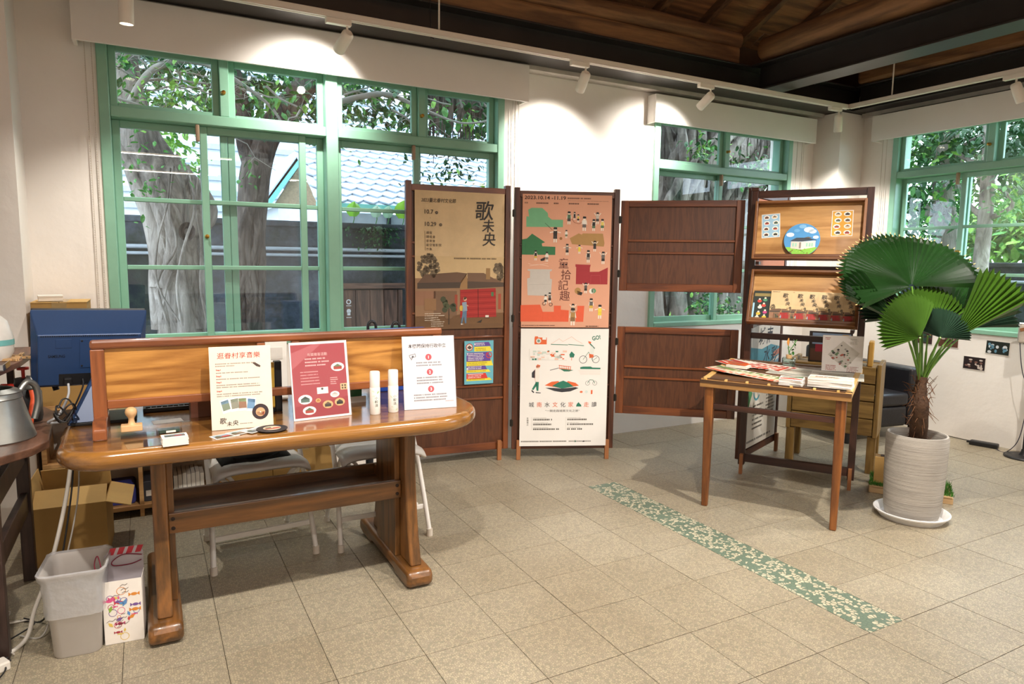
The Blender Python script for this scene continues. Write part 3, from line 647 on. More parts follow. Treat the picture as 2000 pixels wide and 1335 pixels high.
lf = MB(); leaves(lf, [at_y(r_.gauss(cx, sx), r_.gauss(cy, sy), r_.uniform(5.2, 5.75)) for cx, cy, sx, sy, n in ((1375, 290, 20, 14, 110), (1480, 320, 45, 20, 160), (1385, 600, 22, 22, 260), (1500, 350, 30, 25, 130), (1420, 610, 25, 18, 60)) for _ in range(n)], .07, r_)
leaves(lf, volume(1500, (6.2, 11), (7.4, 12), (1.7, 4.4), r_), .18, r_)
tag(world_part(lf, 'foliage', m_lf, b3), kind='stuff')
# --- trees beyond the right-hand window
def side_tree(label, path, X, fol, seed, mt):
    base = at_x(path[0][0], path[0][1], X); t = empty('garden_tree', (base.x, base.y, GZ), 0, label, 'tree'); k = MB()
    tube_s(k, *pxpath(path, X, 'x'), 10, 4); r_ = random.Random(seed)
    for j in range(4): q = path[min(len(path)-1, 2+j % 2)]; tube_s(k, *pxpath([(q[0], q[1], q[2]*.45), (q[0]+r_.uniform(-60, 60), q[1]-40, q[2]*.3), (q[0]+r_.uniform(-90, 90), q[1]-110, q[2]*.15)], X, 'x'), 7, 4)
    world_part(k, 'trunk', mt, t, 80); l = MB()
    for cx, cy, sx, sy, n, s, mi in fol: leaves(l, [at_x(r_.gauss(cx, sx), r_.gauss(cy, sy), X+r_.uniform(-.5, .9)) for _ in range(n)], s, r_, mi)
    tag(world_part(l, 'foliage', m_lf, t), kind='stuff'); return t
side_tree('leafy garden tree at the left of the right-hand window', [(1862, 760, 24), (1858, 560, 21), (1850, 450, 20), (1842, 370, 19), (1850, 280, 18), (1880, 180, 16)], 8.4, [(1815, 300, 50, 45, 900, .13, None), (1800, 410, 35, 40, 420, .11, None), (1880, 270, 40, 30, 360, .12, 0), (1870, 390, 40, 30, 200, .09, 1)], 21, m_bark)
side_tree('slim garden tree in the middle of the right-hand window', [(1908, 760, 15), (1912, 560, 14), (1924, 430, 13), (1930, 330, 12), (1936, 240, 12), (1950, 150, 12)], 8.0, [(1980, 280, 40, 40, 600, .11, 0), (1990, 350, 40, 20, 260, .09, None), (1960, 400, 25, 30, 160, .08, 1)], 22, m_bark)
side_tree('bright distant garden tree behind the low wall', [(2060, 700, 20), (2060, 500, 16), (2050, 420, 14), (2040, 330, 10), (2040, 250, 9)], 12.5, [(1985, 450, 55, 35, 900, .22, 2), (1900, 440, 60, 30, 500, .22, 1), (2060, 400, 50, 50, 500, .24, 2)], 23, m_bark2)
sw = empty('yard_wall', (9.6, 0, GZ), 0, 'low mossy garden wall seen through the right-hand window', 'wall')
B(0, .2, -14, 8.1, 0, 1.62).build('wall_body', m_conc, sw); B(-.04, .24, -14, 8.1, 1.62, 1.68).build('coping', m_conc, sw, bevel=.015)
tag(MB().tube([(9.55, -14, 1.14), (9.55, 8, 1.14)], .02, 8).build('wall_pipe', m_pipe, None, 60), 'grey pipe along the low garden wall', 'pipe', 'pipes on the yard wall')
# --- houses
m_roof = mat('roof_tile', '#a9b4c0', .5, var=.15, scale=2); m_hw = mat('house_plaster', '#d8dde0', .8, var=.06); m_dk = mat('house_timber', '#3a3f45', .8, var=.1); m_teal = mat('teal_board', '#6fb7a8', .6, var=.08)
hs = empty('tiled_house', (at_y(618, 400, 11.6).x, 11.6, GZ), 0, 'low house with grey fish-scale tiled roof behind the yard wall', 'house')
B(.3, 9, .8, 6, 0, 2.45).build('wall', m_hw, hs)
for i in range(9): B(.5+i*.95, .57+i*.95, .75, .8, 1.9, 2.45).build('post', m_dk, hs)
B(.3, 9, .72, .8, 2.05, 2.12).build('sill_beam', m_dk, hs)
rf = MB(); SLR = R(31)
def rp_(u, d): return Vector((u, d*cos(SLR), 2.55+d*sin(SLR)))
nrm = Vector((0, -sin(SLR), cos(SLR)))
rf.add([rp_(0, 0), rp_(9.3, 0), rp_(9.3, 5), rp_(0, 5)], [(0, 1, 2, 3)]); 
rw, cw = .24, .27
for j in range(20):
    for i in range(35):
        u = i*cw+(cw/2 if j % 2 else 0); d = j*rw
        vs = [rp_(u, d+rw*1.25)+nrm*.008, rp_(u, d+rw*.45)+nrm*.03, rp_(u+cw*.25, d+.03)+nrm*.045, rp_(u+cw*.5, d-.03)+nrm*.05, rp_(u+cw*.75, d+.03)+nrm*.045, rp_(u+cw, d+rw*.45)+nrm*.03, rp_(u+cw, d+rw*1.25)+nrm*.008]
        n = len(vs); lo_ = [v-nrm*.03 for v in vs]; rf.add(vs+lo_, [tuple(range(n))[::-1]]+[(k, k+1, n+k+1, n+k) for k in range(n-1)])
ro = rf.build('roof_tiles', m_roof, hs); tag(ro, kind='stuff')
rb = MB().tube([rp_(0, 5.0)+nrm*.06, rp_(9.3, 5.0)+nrm*.06], .12, 10); rb.build('ridge', m_roof, hs, 60)
B(0, 9.3, -.02, .03, 2.44, 2.55).build('fascia', m_teal, hs)
h2 = empty('gabled_house', (1.0, 18.2, GZ), 0, 'gabled house with teal bargeboards left of the tiled roof', 'house')
ap, lb, rb_ = at_y(600, 290, 18.2) - Vector((1., 18.2, GZ)), at_y(520, 400, 18.2) - Vector((1., 18.2, GZ)), at_y(690, 400, 18.2) - Vector((1., 18.2, GZ))
B(lb.x+.3, rb_.x-.3, .1, 6, 0, lb.z).build('wall', m_hw, h2)
MB().prism([(lb.x+.2, lb.z), (rb_.x-.2, rb_.z), (ap.x, ap.z-.15)], .1, .2, 'xz').build('gable', mat('gable_lattice', '#8d7a5f', .8, var=.25, scale=25), h2)
MB().bar((lb.x, 0, lb.z), (ap.x, 0, ap.z), .2, .16).build('bargeboard', m_teal, h2); MB().bar((rb_.x, 0, rb_.z), (ap.x, 0, ap.z), .2, .16).build('bargeboard', m_teal, h2)
MB().add([(lb.x-.1, -.1, lb.z), (ap.x, -.1, ap.z+.1), (ap.x, 6, ap.z+.1), (lb.x-.1, 6, lb.z)], [(0, 1, 2, 3)]).add([(rb_.x+.1, -.1, rb_.z), (ap.x, -.1, ap.z+.1), (ap.x, 6, ap.z+.1), (rb_.x+.1, 6, rb_.z)], [(3, 2, 1, 0)]).build('roof', m_roof, h2, None, 0, .08)
bd = empty('apartment_block', (-9, 26, GZ), 0, 'pale distant building with horizontal bands behind the trees', 'building')
B(0, 17, 0, 6, 0, 12).build('wall', m_hw, bd)
for k in range(22): B(-.1, 17.1, -.15, 0, .6+k*.52, .78+k*.52).build('band', mat('grey_band', '#9fb0bd', .7), bd)
# --- taro plants on the wall top
for i, (px_, py_, s, c) in enumerate(((690, 452, .16, '#8fd43c'), (734, 446, .13, '#c5e8c8'), (757, 442, .13, '#b8e2bd'), (786, 444, .20, '#a6e046'))):
    p = at_y(px_, py_, YW+.1); pl = empty('taro_plant', (p.x, p.y, 1.75), 0, ('small lime taro leaf on the yard wall, leftmost', 'pale taro leaf on the yard wall, left of a pair', 'pale taro leaf on the yard wall, right of a pair', 'large lime taro leaf on the yard wall, nearest the poster screen')[i], 'plant', 'taro plants on the wall')
    MB().tube([(0, 0, 0), (.01, -.02, .06), (.0, -.04, .10)], .006, 6).build('stem', m_lf[1], pl)
    MB().grid(lambda u, v: ((u-.5)*s*1.1*sin(pi*min(1, v*.92+.08))**.6, -.05-.04*v+.1*abs(u-.5), .08+v*s*1.1+rnd.uniform(0, .005)), 6, 6).build('leaf', mat('taro_'+c[1:], c, .45, var=.1), pl, 180)
sh = MB(); r_ = random.Random(9); leaves(sh, [Vector((r_.gauss(at_y(735, 470, YW).x, .16), YW-.08+r_.uniform(-.06, .05), 1.72-abs(r_.gauss(0, .14)))) for _ in range(260)], .05, r_, 0)
tag(sh.build('wall_creeper', m_lf), 'dark creeper hanging over the yard wall below the taro leaves', 'plant')
# ------------------------------------------------------------------ folding screen
S1, S2 = ('#4a1f10', '#6e3319')
m_sz = wood('screen_wood', '#512713', '#7f4521', 'z', .38, .15, bump=.06); m_sx = wood('screen_wood', '#512713', '#7f4521', 'x', .38, .15, bump=.06)
m_ss = wood('screen_dark', '#3d1f12', '#5f331e', 'z', .45, .1, bump=.06); m_ssx = wood('screen_dark', '#3d1f12', '#5f331e', 'x', .45, .1, bump=.06)
m_brd = wood('screen_board', '#4a2815', '#5f361e', 'z', .45, .08, scale=3.5, bump=.05)
m_foot = wood('foot_wood', '#7a4a28', '#a36a40', 'z', .5); m_iron = mat('dark_iron', '#3a3733', .45, .8, var=.1)
def frame_m(a, b, z=0.):
    a, b = Vector(a), Vector(b); return Vector((a.x, a.y, z)), math.atan2(b.y-a.y, b.x-a.x), (b-a).length
screen = empty('folding_screen', (2.1, 3.96, 0), 0, 'brown wooden folding screen of hinged panels carrying posters', 'screen')
def panel(a, b, z0, z1, battens, label=None, horn=.02, feet=(), sw=.036, tr=.04, br_=.05, mats=(None, None)):
    loc, rz, W = frame_m(a, b); ms, mx_ = mats[0] or m_sz, mats[1] or m_sx
    p = B(.02, W-.02, .004, .014, z0+.03, z1-.03).build('screen_panel', m_brd, screen); p.location = loc-Vector(screen.location); p.rotation_euler = (0, 0, rz)
    if label: p['label'] = label
    for x in (0, W-sw): B(x, x+sw, -.016, .024, z0, z1+horn).build('stile', ms, p, bevel=.002, seg=1)
    B(sw, W-sw, -.012, .022, z1-tr, z1).build('rail', mx_, p, bevel=.002, seg=1); B(sw, W-sw, -.012, .022, z0, z0+br_).build('rail', mx_, p, bevel=.002, seg=1)
    for z in battens: B(sw, W-sw, -.008, .004, z-.007, z+.007).build('batten', mx_, p, bevel=.002, seg=1)
    for x in feet: B(x-.014, x+.014, -.036, -.0165, 0, .135).build('foot', m_foot, p, bevel=.002, seg=1)
    return p, loc, rz, W
BT = [1.43, 1.345, .99, .905, .83, .505, .42]
p1, l1, r1, w1 = panel((1.425, 4.055), (2.108, 3.977), .07, 1.785, BT, feet=(.62,))
p2, l2, r2, w2 = panel((2.125, 3.948), (2.757, 3.673), .07, 1.775, BT, feet=(.045, .645), mats=(m_ss, m_ssx))
p3, l3, r3, w3 = panel((2.768, 3.666), (3.365, 3.175), 1.138, 1.723, [1.466, 1.387], horn=0., sw=.05)
p4, _, _, _ = panel((2.768, 3.666), (3.365, 3.175), .314, .90, [.634, .56], horn=0., sw=.05)
for (p, zs) in ((p2, (1.63, .25, .95)), (p3, (1.6, 1.25)), (p4, (.8, .42))):
    for z in zs:
        h = MB().tube([(-.005, -.018, z-.025), (-.005, -.018, z+.025)], .0035, 8).box(-.014, .008, -.0185, -.0165, z-.022, z+.022).build('hinge', m_iron, p, 60)
def sheet(name, M, w, h, paper, label, cat, pr=None, th=.0006, rough=.6, group=None, print_name='print', bow=0.):
    loc, q, _ = M.decompose(); e = empty(name, loc, 0, label, cat, group, rot=q.to_euler())
    if isinstance(paper, str): paper = flat(paper, rough)
    B(0, w, 0, th, 0, h).build('sheet', paper, e)
    if pr is not None: pr.build(print_name, e, rough)
    return e
def PM(loc, rz, x, y, z, tilt=0.): return Matrix.Translation(loc) @ Matrix.Rotation(rz, 4, 'Z') @ Matrix.Translation((x, y, z)) @ Matrix.Rotation(-tilt, 4, 'X')
class ZP(Print):
    """artwork laid out in the coordinates of a close-up: x0,y0 top left, x1,y1 bottom right of the sheet"""
    def __init__(s, x0, y0, x1, y1, w, h, **k): super().__init__(**k); s.q = (x0, y0, x1, y1); s.w, s.h = w, h; s.k = w/(x1-x0)
    def t(s, x, y): x0, y0, x1, y1 = s.q; return ((x-x0)/(x1-x0)*s.w, (1-(y-y0)/(y1-y0))*s.h)
    def P(s, pts, col): return s.poly([s.t(*p) for p in pts], col)
    def Rr(s, x0, y0, x1, y1, col): a, b = s.t(x0, y1), s.t(x1, y0); return s.rect(a[0], b[0], a[1], b[1], col)
    def Dd(s, x, y, r, col, ry=None, n=18): a = s.t(x, y); return s.disc(a[0], a[1], r*s.k, col, ry*s.k if ry else None, n)
    def Rg(s, x, y, r, w, col, **k): a = s.t(x, y); return s.ring(a[0], a[1], r*s.k, w*s.k, col, **k)
    def Ln(s, pts, w, col): return s.line([s.t(*p) for p in pts], w*s.k, col)
    def Tx(s, body, x, y, size, col, **k):
        a = s.t(x, y)
        for kk in ('width',):
            if kk in k: k[kk] *= s.k
        return s.text(body, a[0], a[1], size*s.k, col, **k)
    def Ls(s, x, y, w, n, dy, h, col, **k): a = s.t(x, y); return s.lines(a[0], a[1], w*s.k, n, dy*s.k, h*s.k, col, **k)
    def man(s, x, y, h, shirt, pants, lean=0., arms=0, skin='#efe0cf'):
        u = h/7.; hx = x+lean*u*5
        s.P([(x-u*.9, y-u*2.9), (x-u*.15, y-u*2.9), (x-u*.2, y), (x-u*.9, y)], skin).P([(x+u*.1, y-u*2.9), (x+u*.9, y-u*2.9), (x+u*.9, y), (x+u*.2, y)], skin)
        s.layer(s.lay+1).P([(x-u, y-u*1.7), (x+u, y-u*1.7), (x+u*.9, y-u*3.3), (x-u*.9, y-u*3.3)], pants)
        s.P([(x-u*.9, y-u*3.1), (x+u*.9, y-u*3.1), (hx+u*1.05, y-u*5.4), (hx-u*1.05, y-u*5.4)], shirt)
        if arms == 1: s.Ln([(hx-u, y-u*5.1), (hx-u*2.1, y-u*6.6)], u*.5, skin).Ln([(hx+u, y-u*5.1), (hx+u*2.1, y-u*6.6)], u*.5, skin)
        elif arms == 2: s.Ln([(hx-u, y-u*5), (hx-u*2.6, y-u*4.6)], u*.5, skin).Ln([(hx+u, y-u*5), (hx+u*2.6, y-u*4.6)], u*.5, skin)
        else: s.Ln([(hx-u, y-u*5), (hx-u*1.3, y-u*3.2)], u*.45, skin).Ln([(hx+u, y-u*5), (hx+u*1.3, y-u*3.2)], u*.45, skin)
        s.Dd(hx, y-u*6.2, u*.9, skin); s.layer(s.lay+1).P([(hx-u*.95, y-u*6.1), (hx+u*.95, y-u*6.1), (hx+u*.8, y-u*7.1), (hx-u*.7, y-u*7.2)], '#2b2624'); s.layer(s.lay-2); return s
# --- kraft poster
W_, H_ = .59, .862
K = ZP(122, 178, 880, 1300, W_, H_)
def paint_sub(k, w, h, full=True):
    k.layer(1).P([(122, 700), (880, 700), (880, 1300), (122, 1300)], '#d2b688')
    k.layer(2).P([(122, 880), (880, 880), (880, 1300), (122, 1300)], '#9a785a').P([(122, 1190), (880, 1170), (880, 1300), (122, 1300)], '#a8815c')
    r_ = random.Random(4)
    for cx, cy, rx, n in ((235, 785, 88, 90), (845, 830, 62, 46)):
        for i in range(n):
            a = r_.uniform(0, 2*pi); d = r_.random()**.5; x = cx+rx*d*cos(a); y = cy+rx*1.15*d*sin(a)
            k.layer(3+i % 3).Dd(min(860, max(140, x)), y, r_.uniform(9, 19), r_.choice(('#6e5f4a', '#7a6b54', '#625440', '#85755c')), n=8)
    k.layer(5).P([(200, 850), (470, 830), (560, 840), (500, 930), (140, 925)], '#6e5442').P([(560, 835), (700, 835), (880, 925), (560, 930)], '#7a5e49').P([(490, 920), (550, 845), (575, 975), (500, 990)], '#a07c52')
    k.layer(6).P([(140, 918), (505, 912), (495, 960), (140, 965)], '#4f4238').P([(560, 905), (880, 915), (880, 950), (560, 965)], '#58483c').Rr(722, 795, 758, 888, '#9c7a50')
    k.layer(6).P([(122, 985), (290, 985), (290, 1100), (122, 1100)], '#9a7056').Rr(275, 985, 470, 1190, '#7d6049')
    k.layer(7).P([(498, 975), (808, 962), (815, 1205), (500, 1208)], '#a92f2b').Rr(452, 1015, 475, 1150, '#a04a36').Rr(832, 1010, 856, 1140, '#a8503a')
    k.layer(8)
    for i in range(9): k.P([(500, 995+i*24), (810, 985+i*24), (811, 992+i*24), (500, 1000+i*24)], '#bb3a33' if i % 2 else '#93231f')
    k.layer(9).Ln([(652, 970), (656, 1205)], 5, '#5d1a17').Rr(768, 995, 790, 1030, '#4f7a52')
    for i in range(9): k.layer(8+i % 2).Dd(400+r_.uniform(-48, 48), 1085+r_.uniform(-45, 55), 24, r_.choice(('#53583e', '#474c36')), n=8)
    k.layer(8).Ln([(402, 1130), (402, 1260)], 8, '#463a2f').P([(365, 1180), (440, 1180), (430, 1215), (375, 1215)], '#7c5f45')
    k.layer(10).P([(515, 1080), (552, 1075), (560, 1150), (518, 1160)], '#8fa3b5').P([(522, 1150), (555, 1150), (552, 1255), (540, 1255), (530, 1200), (515, 1255), (505, 1255)], '#5f7b95').Dd(540, 1052, 16, '#d7ab8c').P([(525, 1060), (535, 1032), (556, 1040), (548, 1052)], '#2c2522').Dd(508, 1128, 16, '#d9b24a', 24).Ln([(550, 1100), (566, 1110)], 8, '#d7ab8c')
    k.P([(505, 1255), (530, 1262), (505, 1266)], '#e8e0d8').P([(718, 1190), (748, 1190), (748, 1208), (718, 1208)], '#e6ddd0').Ln([(712, 1212), (752, 1212)], 4, '#3f332b').P([(640, 1250), (690, 1225), (680, 1252)], '#3b322b')
def calli(k, ch, x, y, s, col='#33302f', shear=.12, rot=.03):
    k.Tx(ch, x, y, s, col, bold=.008*s*k.k, shear=shear, rot=rot, align='c')
paint_sub(K, W_, H_)
K.layer(11); calli(K, '歌', 700, 385, 165); calli(K, '未', 735, 488, 110); calli(K, '央', 745, 600, 118)
K.Tx('2023臺北眷村文化節', 172, 268, 36, '#33302f', shear=.15, width=285, bold=.0001)
K.Tx('10.7', 193, 362, 46, '#4a433c', bold=.0004).Dd(299, 352, 12, '#4a433c').Tx('10.29', 195, 460, 46, '#4a433c', bold=.0004).Dd(333, 448, 12, '#4a433c').Tx('~', 252, 402, 22, '#4a433c', rot=1.57)
K.layer(12).Tx('六', 299, 358, 15, '#d0b080', align='c').Tx('日', 333, 454, 15, '#d0b080', align='c').layer(11)
K.Ln([(203, 500), (206, 655)], 2.5, '#6a5d4c')
for i, t in enumerate(('講座', '講唱會', '音樂會', '星空電影院', '市集')): K.Tx(t, 213, 522+i*33, 24, '#6a5d4c', sp=1.15)
K.Ls(445, 722, 365, 1, 20, 11, '#7d6b52', rag=0); K.Ls(200, 1172, 110, 4, 18, 6, '#e2d4c0', rag=.4, seed=3); K.Ls(252, 1172, 120, 7, 17, 6, '#e2d4c0', rag=.5, seed=5); K.Rr(198, 1045, 294, 1142, '#97724f')
m_kraft = mat('kraft_paper', '#d8bd93', .75, var=.10, scale=7, bump=.08, bscale=60)
sheet('poster', PM(l1, r1, .055, -.0125, .888), W_, H_, m_kraft, 'kraft-brown festival poster with black brush calligraphy and a red gate', 'poster', K, print_name='artwork')
# --- peach poster
W2_, H2_ = .585, .862
K = ZP(1035, 222, 1785, 1285, W2_, H2_)
K.Tx('2023.10.14 -11.19', 1050, 262, 40, '#3a2a22', width=345, bold=.0006).Tx('展覽', 1050, 296, 15, '#3a2a22')
K.Ls(1410, 255, 195, 1, 10, 11, '#6d4a3a', rag=0).Ls(1410, 272, 345, 1, 10, 4, '#a8745c', rag=0, seed=2).Ls(1150, 297, 100, 1, 10, 11, '#5a3b2e', rag=0).Ls(1295, 297, 40, 1, 10, 11, '#5a3b2e', rag=0).Ls(1420, 297, 85, 1, 10, 11, '#5a3b2e', rag=0).Ls(1578, 297, 95, 1, 10, 11, '#5a3b2e', rag=0)
K.layer(2).P([(1068, 480), (1068, 398), (1090, 398), (1082, 345), (1110, 330), (1200, 330), (1245, 368), (1250, 398), (1280, 420), (1375, 420), (1375, 478)], '#74b487')
K.P([(1035, 700), (1035, 580), (1075, 572), (1118, 533), (1228, 600), (1200, 610), (1205, 632), (1315, 635), (1315, 700)], '#38784c')
K.P([(1435, 565), (1510, 525), (1535, 535), (1545, 525), (1715, 525), (1730, 600), (1725, 628), (1455, 612)], '#b08850')
K.P([(1085, 815), (1292, 815), (1285, 830), (1272, 832), (1275, 890), (1292, 895), (1290, 930), (1285, 1030), (1088, 1025), (1083, 940), (1082, 890), (1105, 885), (1105, 830), (1085, 828)], '#c9c2ba')
K.P([(1488, 772), (1618, 775), (1612, 800), (1612, 832), (1690, 830), (1765, 795), (1765, 932), (1495, 932), (1495, 795), (1488, 790)], '#a32e34')
K.P([(1030, 1105), (1195, 1100), (1218, 1158), (1312, 1158), (1312, 1108), (1372, 1108), (1372, 1140), (1440, 1145), (1438, 1238), (1030, 1238)], '#e4613f').P([(1512, 1108), (1572, 1108), (1566, 1238), (1500, 1238), (1500, 1160), (1512, 1145)], '#e4613f')
K.layer(3).Ln([(1100, 940), (1280, 935)], 2, '#b2aaa2').Ln([(1218, 1158), (1218, 1238)], 2, '#d85434').Ln([(1065, 610), (1068, 690)], 2, '#2f6a42').Ln([(1100, 640), (1190, 640)], 2, '#2f6a42').Ln([(1620, 932), (1622, 860), (1700, 860), (1705, 932)], 2, '#b84a4c')
for i in range(6): K.Ln([(1375+i*11, 1150), (1375+i*11, 1236)], 1.5, '#d85434')
K.layer(4)
for (x, y, h, a, b, ar) in ((1425, 455, 100, '#5a7a5c', '#4a4644', 0), (1471, 420, 62, '#2e2a28', '#4a4644', 0), (1502, 438, 62, '#d8b24a', '#2e2a28', 0), (1555, 505, 112, '#ece6dc', '#6a6460', 0), (1665, 450, 92, '#c9c0b4', '#4a4644', 1), (1635, 505, 92, '#2e2a28', '#5a7a5c', 0), (1708, 502, 92, '#e6cf6a', '#4f7a58', 0), (1312, 600, 118, '#2e2a28', '#3a3634', 2), (1405, 565, 64, '#ece6dc', '#5a7a5c', 0), (1415, 700, 88, '#8a8078', '#2e2a28', 2), (1518, 688, 70, '#ecd44a', '#ecd44a', 2), (1648, 668, 84, '#2e2a28', '#3a3634', 1), (1595, 758, 98, '#2e2a28', '#8a8078', 0), (1722, 768, 98, '#6a6460', '#2e2a28', 1), (1150, 745, 78, '#2e2a28', '#d8b24a', 0), (1245, 755, 78, '#ece6dc', '#8a8078', 0), (1580, 1005, 84, '#5a5450', '#2e2a28', 1), (1240, 1095, 74, '#ece6dc', '#2e2a28', 0), (1275, 1085, 82, '#6a6460', '#2e2a28', 0), (1475, 1185, 92, '#d8c4a8', '#d8c4a8', 1), (1475, 1268, 140, '#b08850', '#8a6a48', 0), (1630, 1152, 104, '#6a6460', '#d8b24a', 0), (1706, 1212, 112, '#ecd44a', '#ecd44a', 2)):
    K.man(x, y, h, a, b, arms=ar)
K.layer(4).Dd(1512, 985, 26, '#b08850').P([(1505, 985), (1555, 1000), (1545, 1022), (1510, 1015)], '#2e2a28').Dd(1648, 985, 20, '#4f9a6a').Dd(1632, 988, 22, '#ece6dc').Ln([(1225, 448), (1285, 500)], 3, '#2e2a28').Ln([(1448, 410), (1470, 440), (1510, 450), (1540, 435)], 3, '#8c4a34').Rg(1228, 1092, 15, 4, '#2e2a28').Rg(1285, 1098, 15, 4, '#2e2a28').Dd(1360, 568, 12, '#a0703c').P([(1190, 735), (1235, 715), (1225, 745), (1195, 750)], '#2e2a28').Ln([(1090, 770), (1120, 780), (1180, 778), (1260, 790)], 2.5, '#f3d9c4').Ln([(1100, 790), (1255, 768)], 2.5, '#f3d9c4')
K.layer(5)
for ch, x, y in (('童', 1388, 800), ('拾', 1410, 890), ('記', 1388, 975), ('趣', 1402, 1060)): K.Tx(ch, x, y, 92, '#6e3a30', align='c')
K.Dd(1380, 775, 7, '#2e2a28').Dd(1408, 775, 7, '#2e2a28')
K.Ls(1042, 1272, 280, 1, 10, 6, '#7a5040', rag=0, seed=8).Ls(1588, 1278, 110, 1, 10, 8, '#4a3328', rag=0, seed=4)
sheet('poster', PM(l2, r2, .052, -.0135, .892), W2_, H2_, mat('peach_paper', '#dfa486', .7, var=.03, scale=5), 'peach-orange exhibition poster with cartoon children at play and buildings', 'poster', K, print_name='artwork')
# --- white walking-tour poster
H3_ = .79
K = ZP(992, 140, 1700, 1112, W2_, H3_)
O, G, D, GR = '#e26a3c', '#2f7a63', '#3a3a40', '#b9b4ac'
K.Rr(1102, 212, 1200, 268, O).layer(2).Dd(1135, 240, 20, '#e8e4dc').Dd(1135, 240, 12, '#9cc0b0').Rr(1105, 203, 1130, 214, O).Rr(1165, 205, 1195, 230, '#f0ede6')
K.Ln([(1235, 265), (1300, 222), (1330, 245), (1400, 205), (1440, 235), (1490, 262)], 2, '#e8b49c').Ln([(1235, 268), (1370, 272)], 5, G).Ln([(1375, 268), (1500, 278)], 5, G)
K.Tx('GO!', 1568, 236, 46, G, rot=.2, bold=.001, width=68)
r_ = random.Random(2)
for i in range(40):
    x = r_.uniform(1062, 1340); y = r_.uniform(318, 385); w = r_.uniform(14, 34); K.layer(2+i % 3).Rr(x, y, x+w, y+r_.uniform(8, 18), r_.choice((G, O, '#dcd8d0', '#e9e6df', '#c9d6cc', '#f0c8b4')))
K.Ln([(1062, 305), (1064, 395), (1365, 398)], 1.5, GR).P([(1402, 325), (1385, 350), (1390, 375), (1420, 375), (1428, 350)], G).Ln([(1405, 372), (1403, 398)], 4, O)
K.Rg(1497, 392, 32, 3.5, D).Rg(1600, 390, 30, 3.5, D).Ln([(1497, 392), (1540, 330), (1575, 400), (1610, 375)], 3, G).P([(1545, 345), (1582, 352), (1578, 375), (1548, 380)], O).P([(1555, 275), (1590, 295), (1580, 350), (1552, 345)], '#dfe6e0').P([(1535, 240), (1560, 248), (1555, 265), (1538, 258)], O).Ln([(1550, 262), (1588, 300)], 9, G)
K.P([(1110, 472), (1140, 470), (1148, 530), (1140, 578), (1110, 578)], '#f0e9df').Ln([(1110, 472), (1105, 530), (1115, 575)], 2, O).P([(1085, 500), (1112, 472), (1112, 545), (1085, 540)], D).Dd(1132, 455, 14, '#f0d8c4').P([(1118, 445), (1130, 432), (1152, 440), (1148, 456), (1120, 460)], O).P([(1115, 575), (1142, 575), (1140, 650), (1125, 650)], G).P([(1118, 580), (1130, 600), (1098, 645), (1088, 635)], G).P([(1085, 640), (1108, 662), (1100, 668), (1085, 655)], D).P([(1118, 660), (1160, 665), (1158, 671), (1118, 668)], D)
K.Ln([(1232, 480), (1300, 462)], 4, D).P([(1305, 465), (1420, 480), (1385, 490), (1345, 490)], G).Ln([(1302, 440), (1400, 452)], 4, O).Ln([(1305, 465), (1400, 472)], 4, O)
for i in range(7): K.Ln([(1305+i*15, 438+i*2), (1306+i*15, 470+i*2)], 4, O)
K.P([(1475, 455), (1500, 450), (1560, 450), (1575, 458), (1640, 460), (1640, 472), (1475, 470)], G)
for i in range(4): K.Ln([(1460+i*6, 482+i*11), (1640, 482+i*11)], 1.5, '#f0c8b4')
K.layer(2).P([(1190, 605), (1245, 575), (1300, 570), (1330, 600), (1380, 570), (1440, 585), (1468, 608), (1330, 630)], O).layer(3).P([(1250, 610), (1300, 580), (1340, 566), (1385, 585), (1425, 615), (1330, 632)], G).P([(1195, 625), (1260, 626), (1330, 632), (1440, 620), (1465, 628), (1400, 655), (1330, 662), (1270, 652)], D)
K.Rg(1538, 587, 18, 2, D).Rg(1597, 587, 18, 2, D).Ln([(1538, 587), (1555, 560), (1582, 562), (1597, 587)], 4, G).Dd(1488, 660, 12, O, 8).Dd(1530, 660, 12, '#d8e4de').Rr(1567, 645, 1580, 678, O)
for i, (ch, c) in enumerate(zip('城南水文化家', (D, O, D, O, D, O))): K.Tx(ch, 1085+i*64, 782, 44, c, align='c', bold=.0001)
K.P([(1448, 782), (1455, 760), (1468, 745), (1478, 758), (1490, 768), (1492, 782)], G); K.Tx('走', 1532, 782, 44, O, align='c', bold=.0001).Tx('讀', 1596, 782, 44, D, align='c', bold=.0001)
K.Tx('“一騎走路城南文化之旅”', 1338, 825, 21, '#55534f', align='c', width=280)
K.Tx('走讀場次', 1056, 885, 16, '#55534f', vert=True).Ls(1076, 950, 6, 1, 8, 70, '#c8c4bc', rag=0)
for cx in (1102, 1380):
    K.Ln([(cx-12, 868), (cx-12, 978)], 1.5, '#c8c4bc')
    for i in range(3): K.Ls(cx, 879+i*40, 135, 1, 10, 5, '#c4c0b8', rag=.3, seed=i+cx).Ls(cx, 897+i*40, 240, 1, 10, 13, '#6a665f', rag=.5, seed=i*3+cx)
K.Ls(1005, 1078, 370, 1, 10, 10, '#7a766f', rag=0, seed=12).Ls(1395, 1078, 190, 1, 10, 9, '#8a867f', rag=0, seed=13).P([(1440, 1080), (1447, 1062), (1456, 1080)], G).Rr(1508, 1070, 1522, 1080, D)
m_wp = mat('white_poster_film', '#efece7', .45, var=.02, scale=6)
sheet('poster', PM(l2, r2, .05, -.0375, .096), W2_, H3_, m_wp, 'white walking-tour poster with green and orange drawings, hung low', 'poster', K, print_name='artwork')
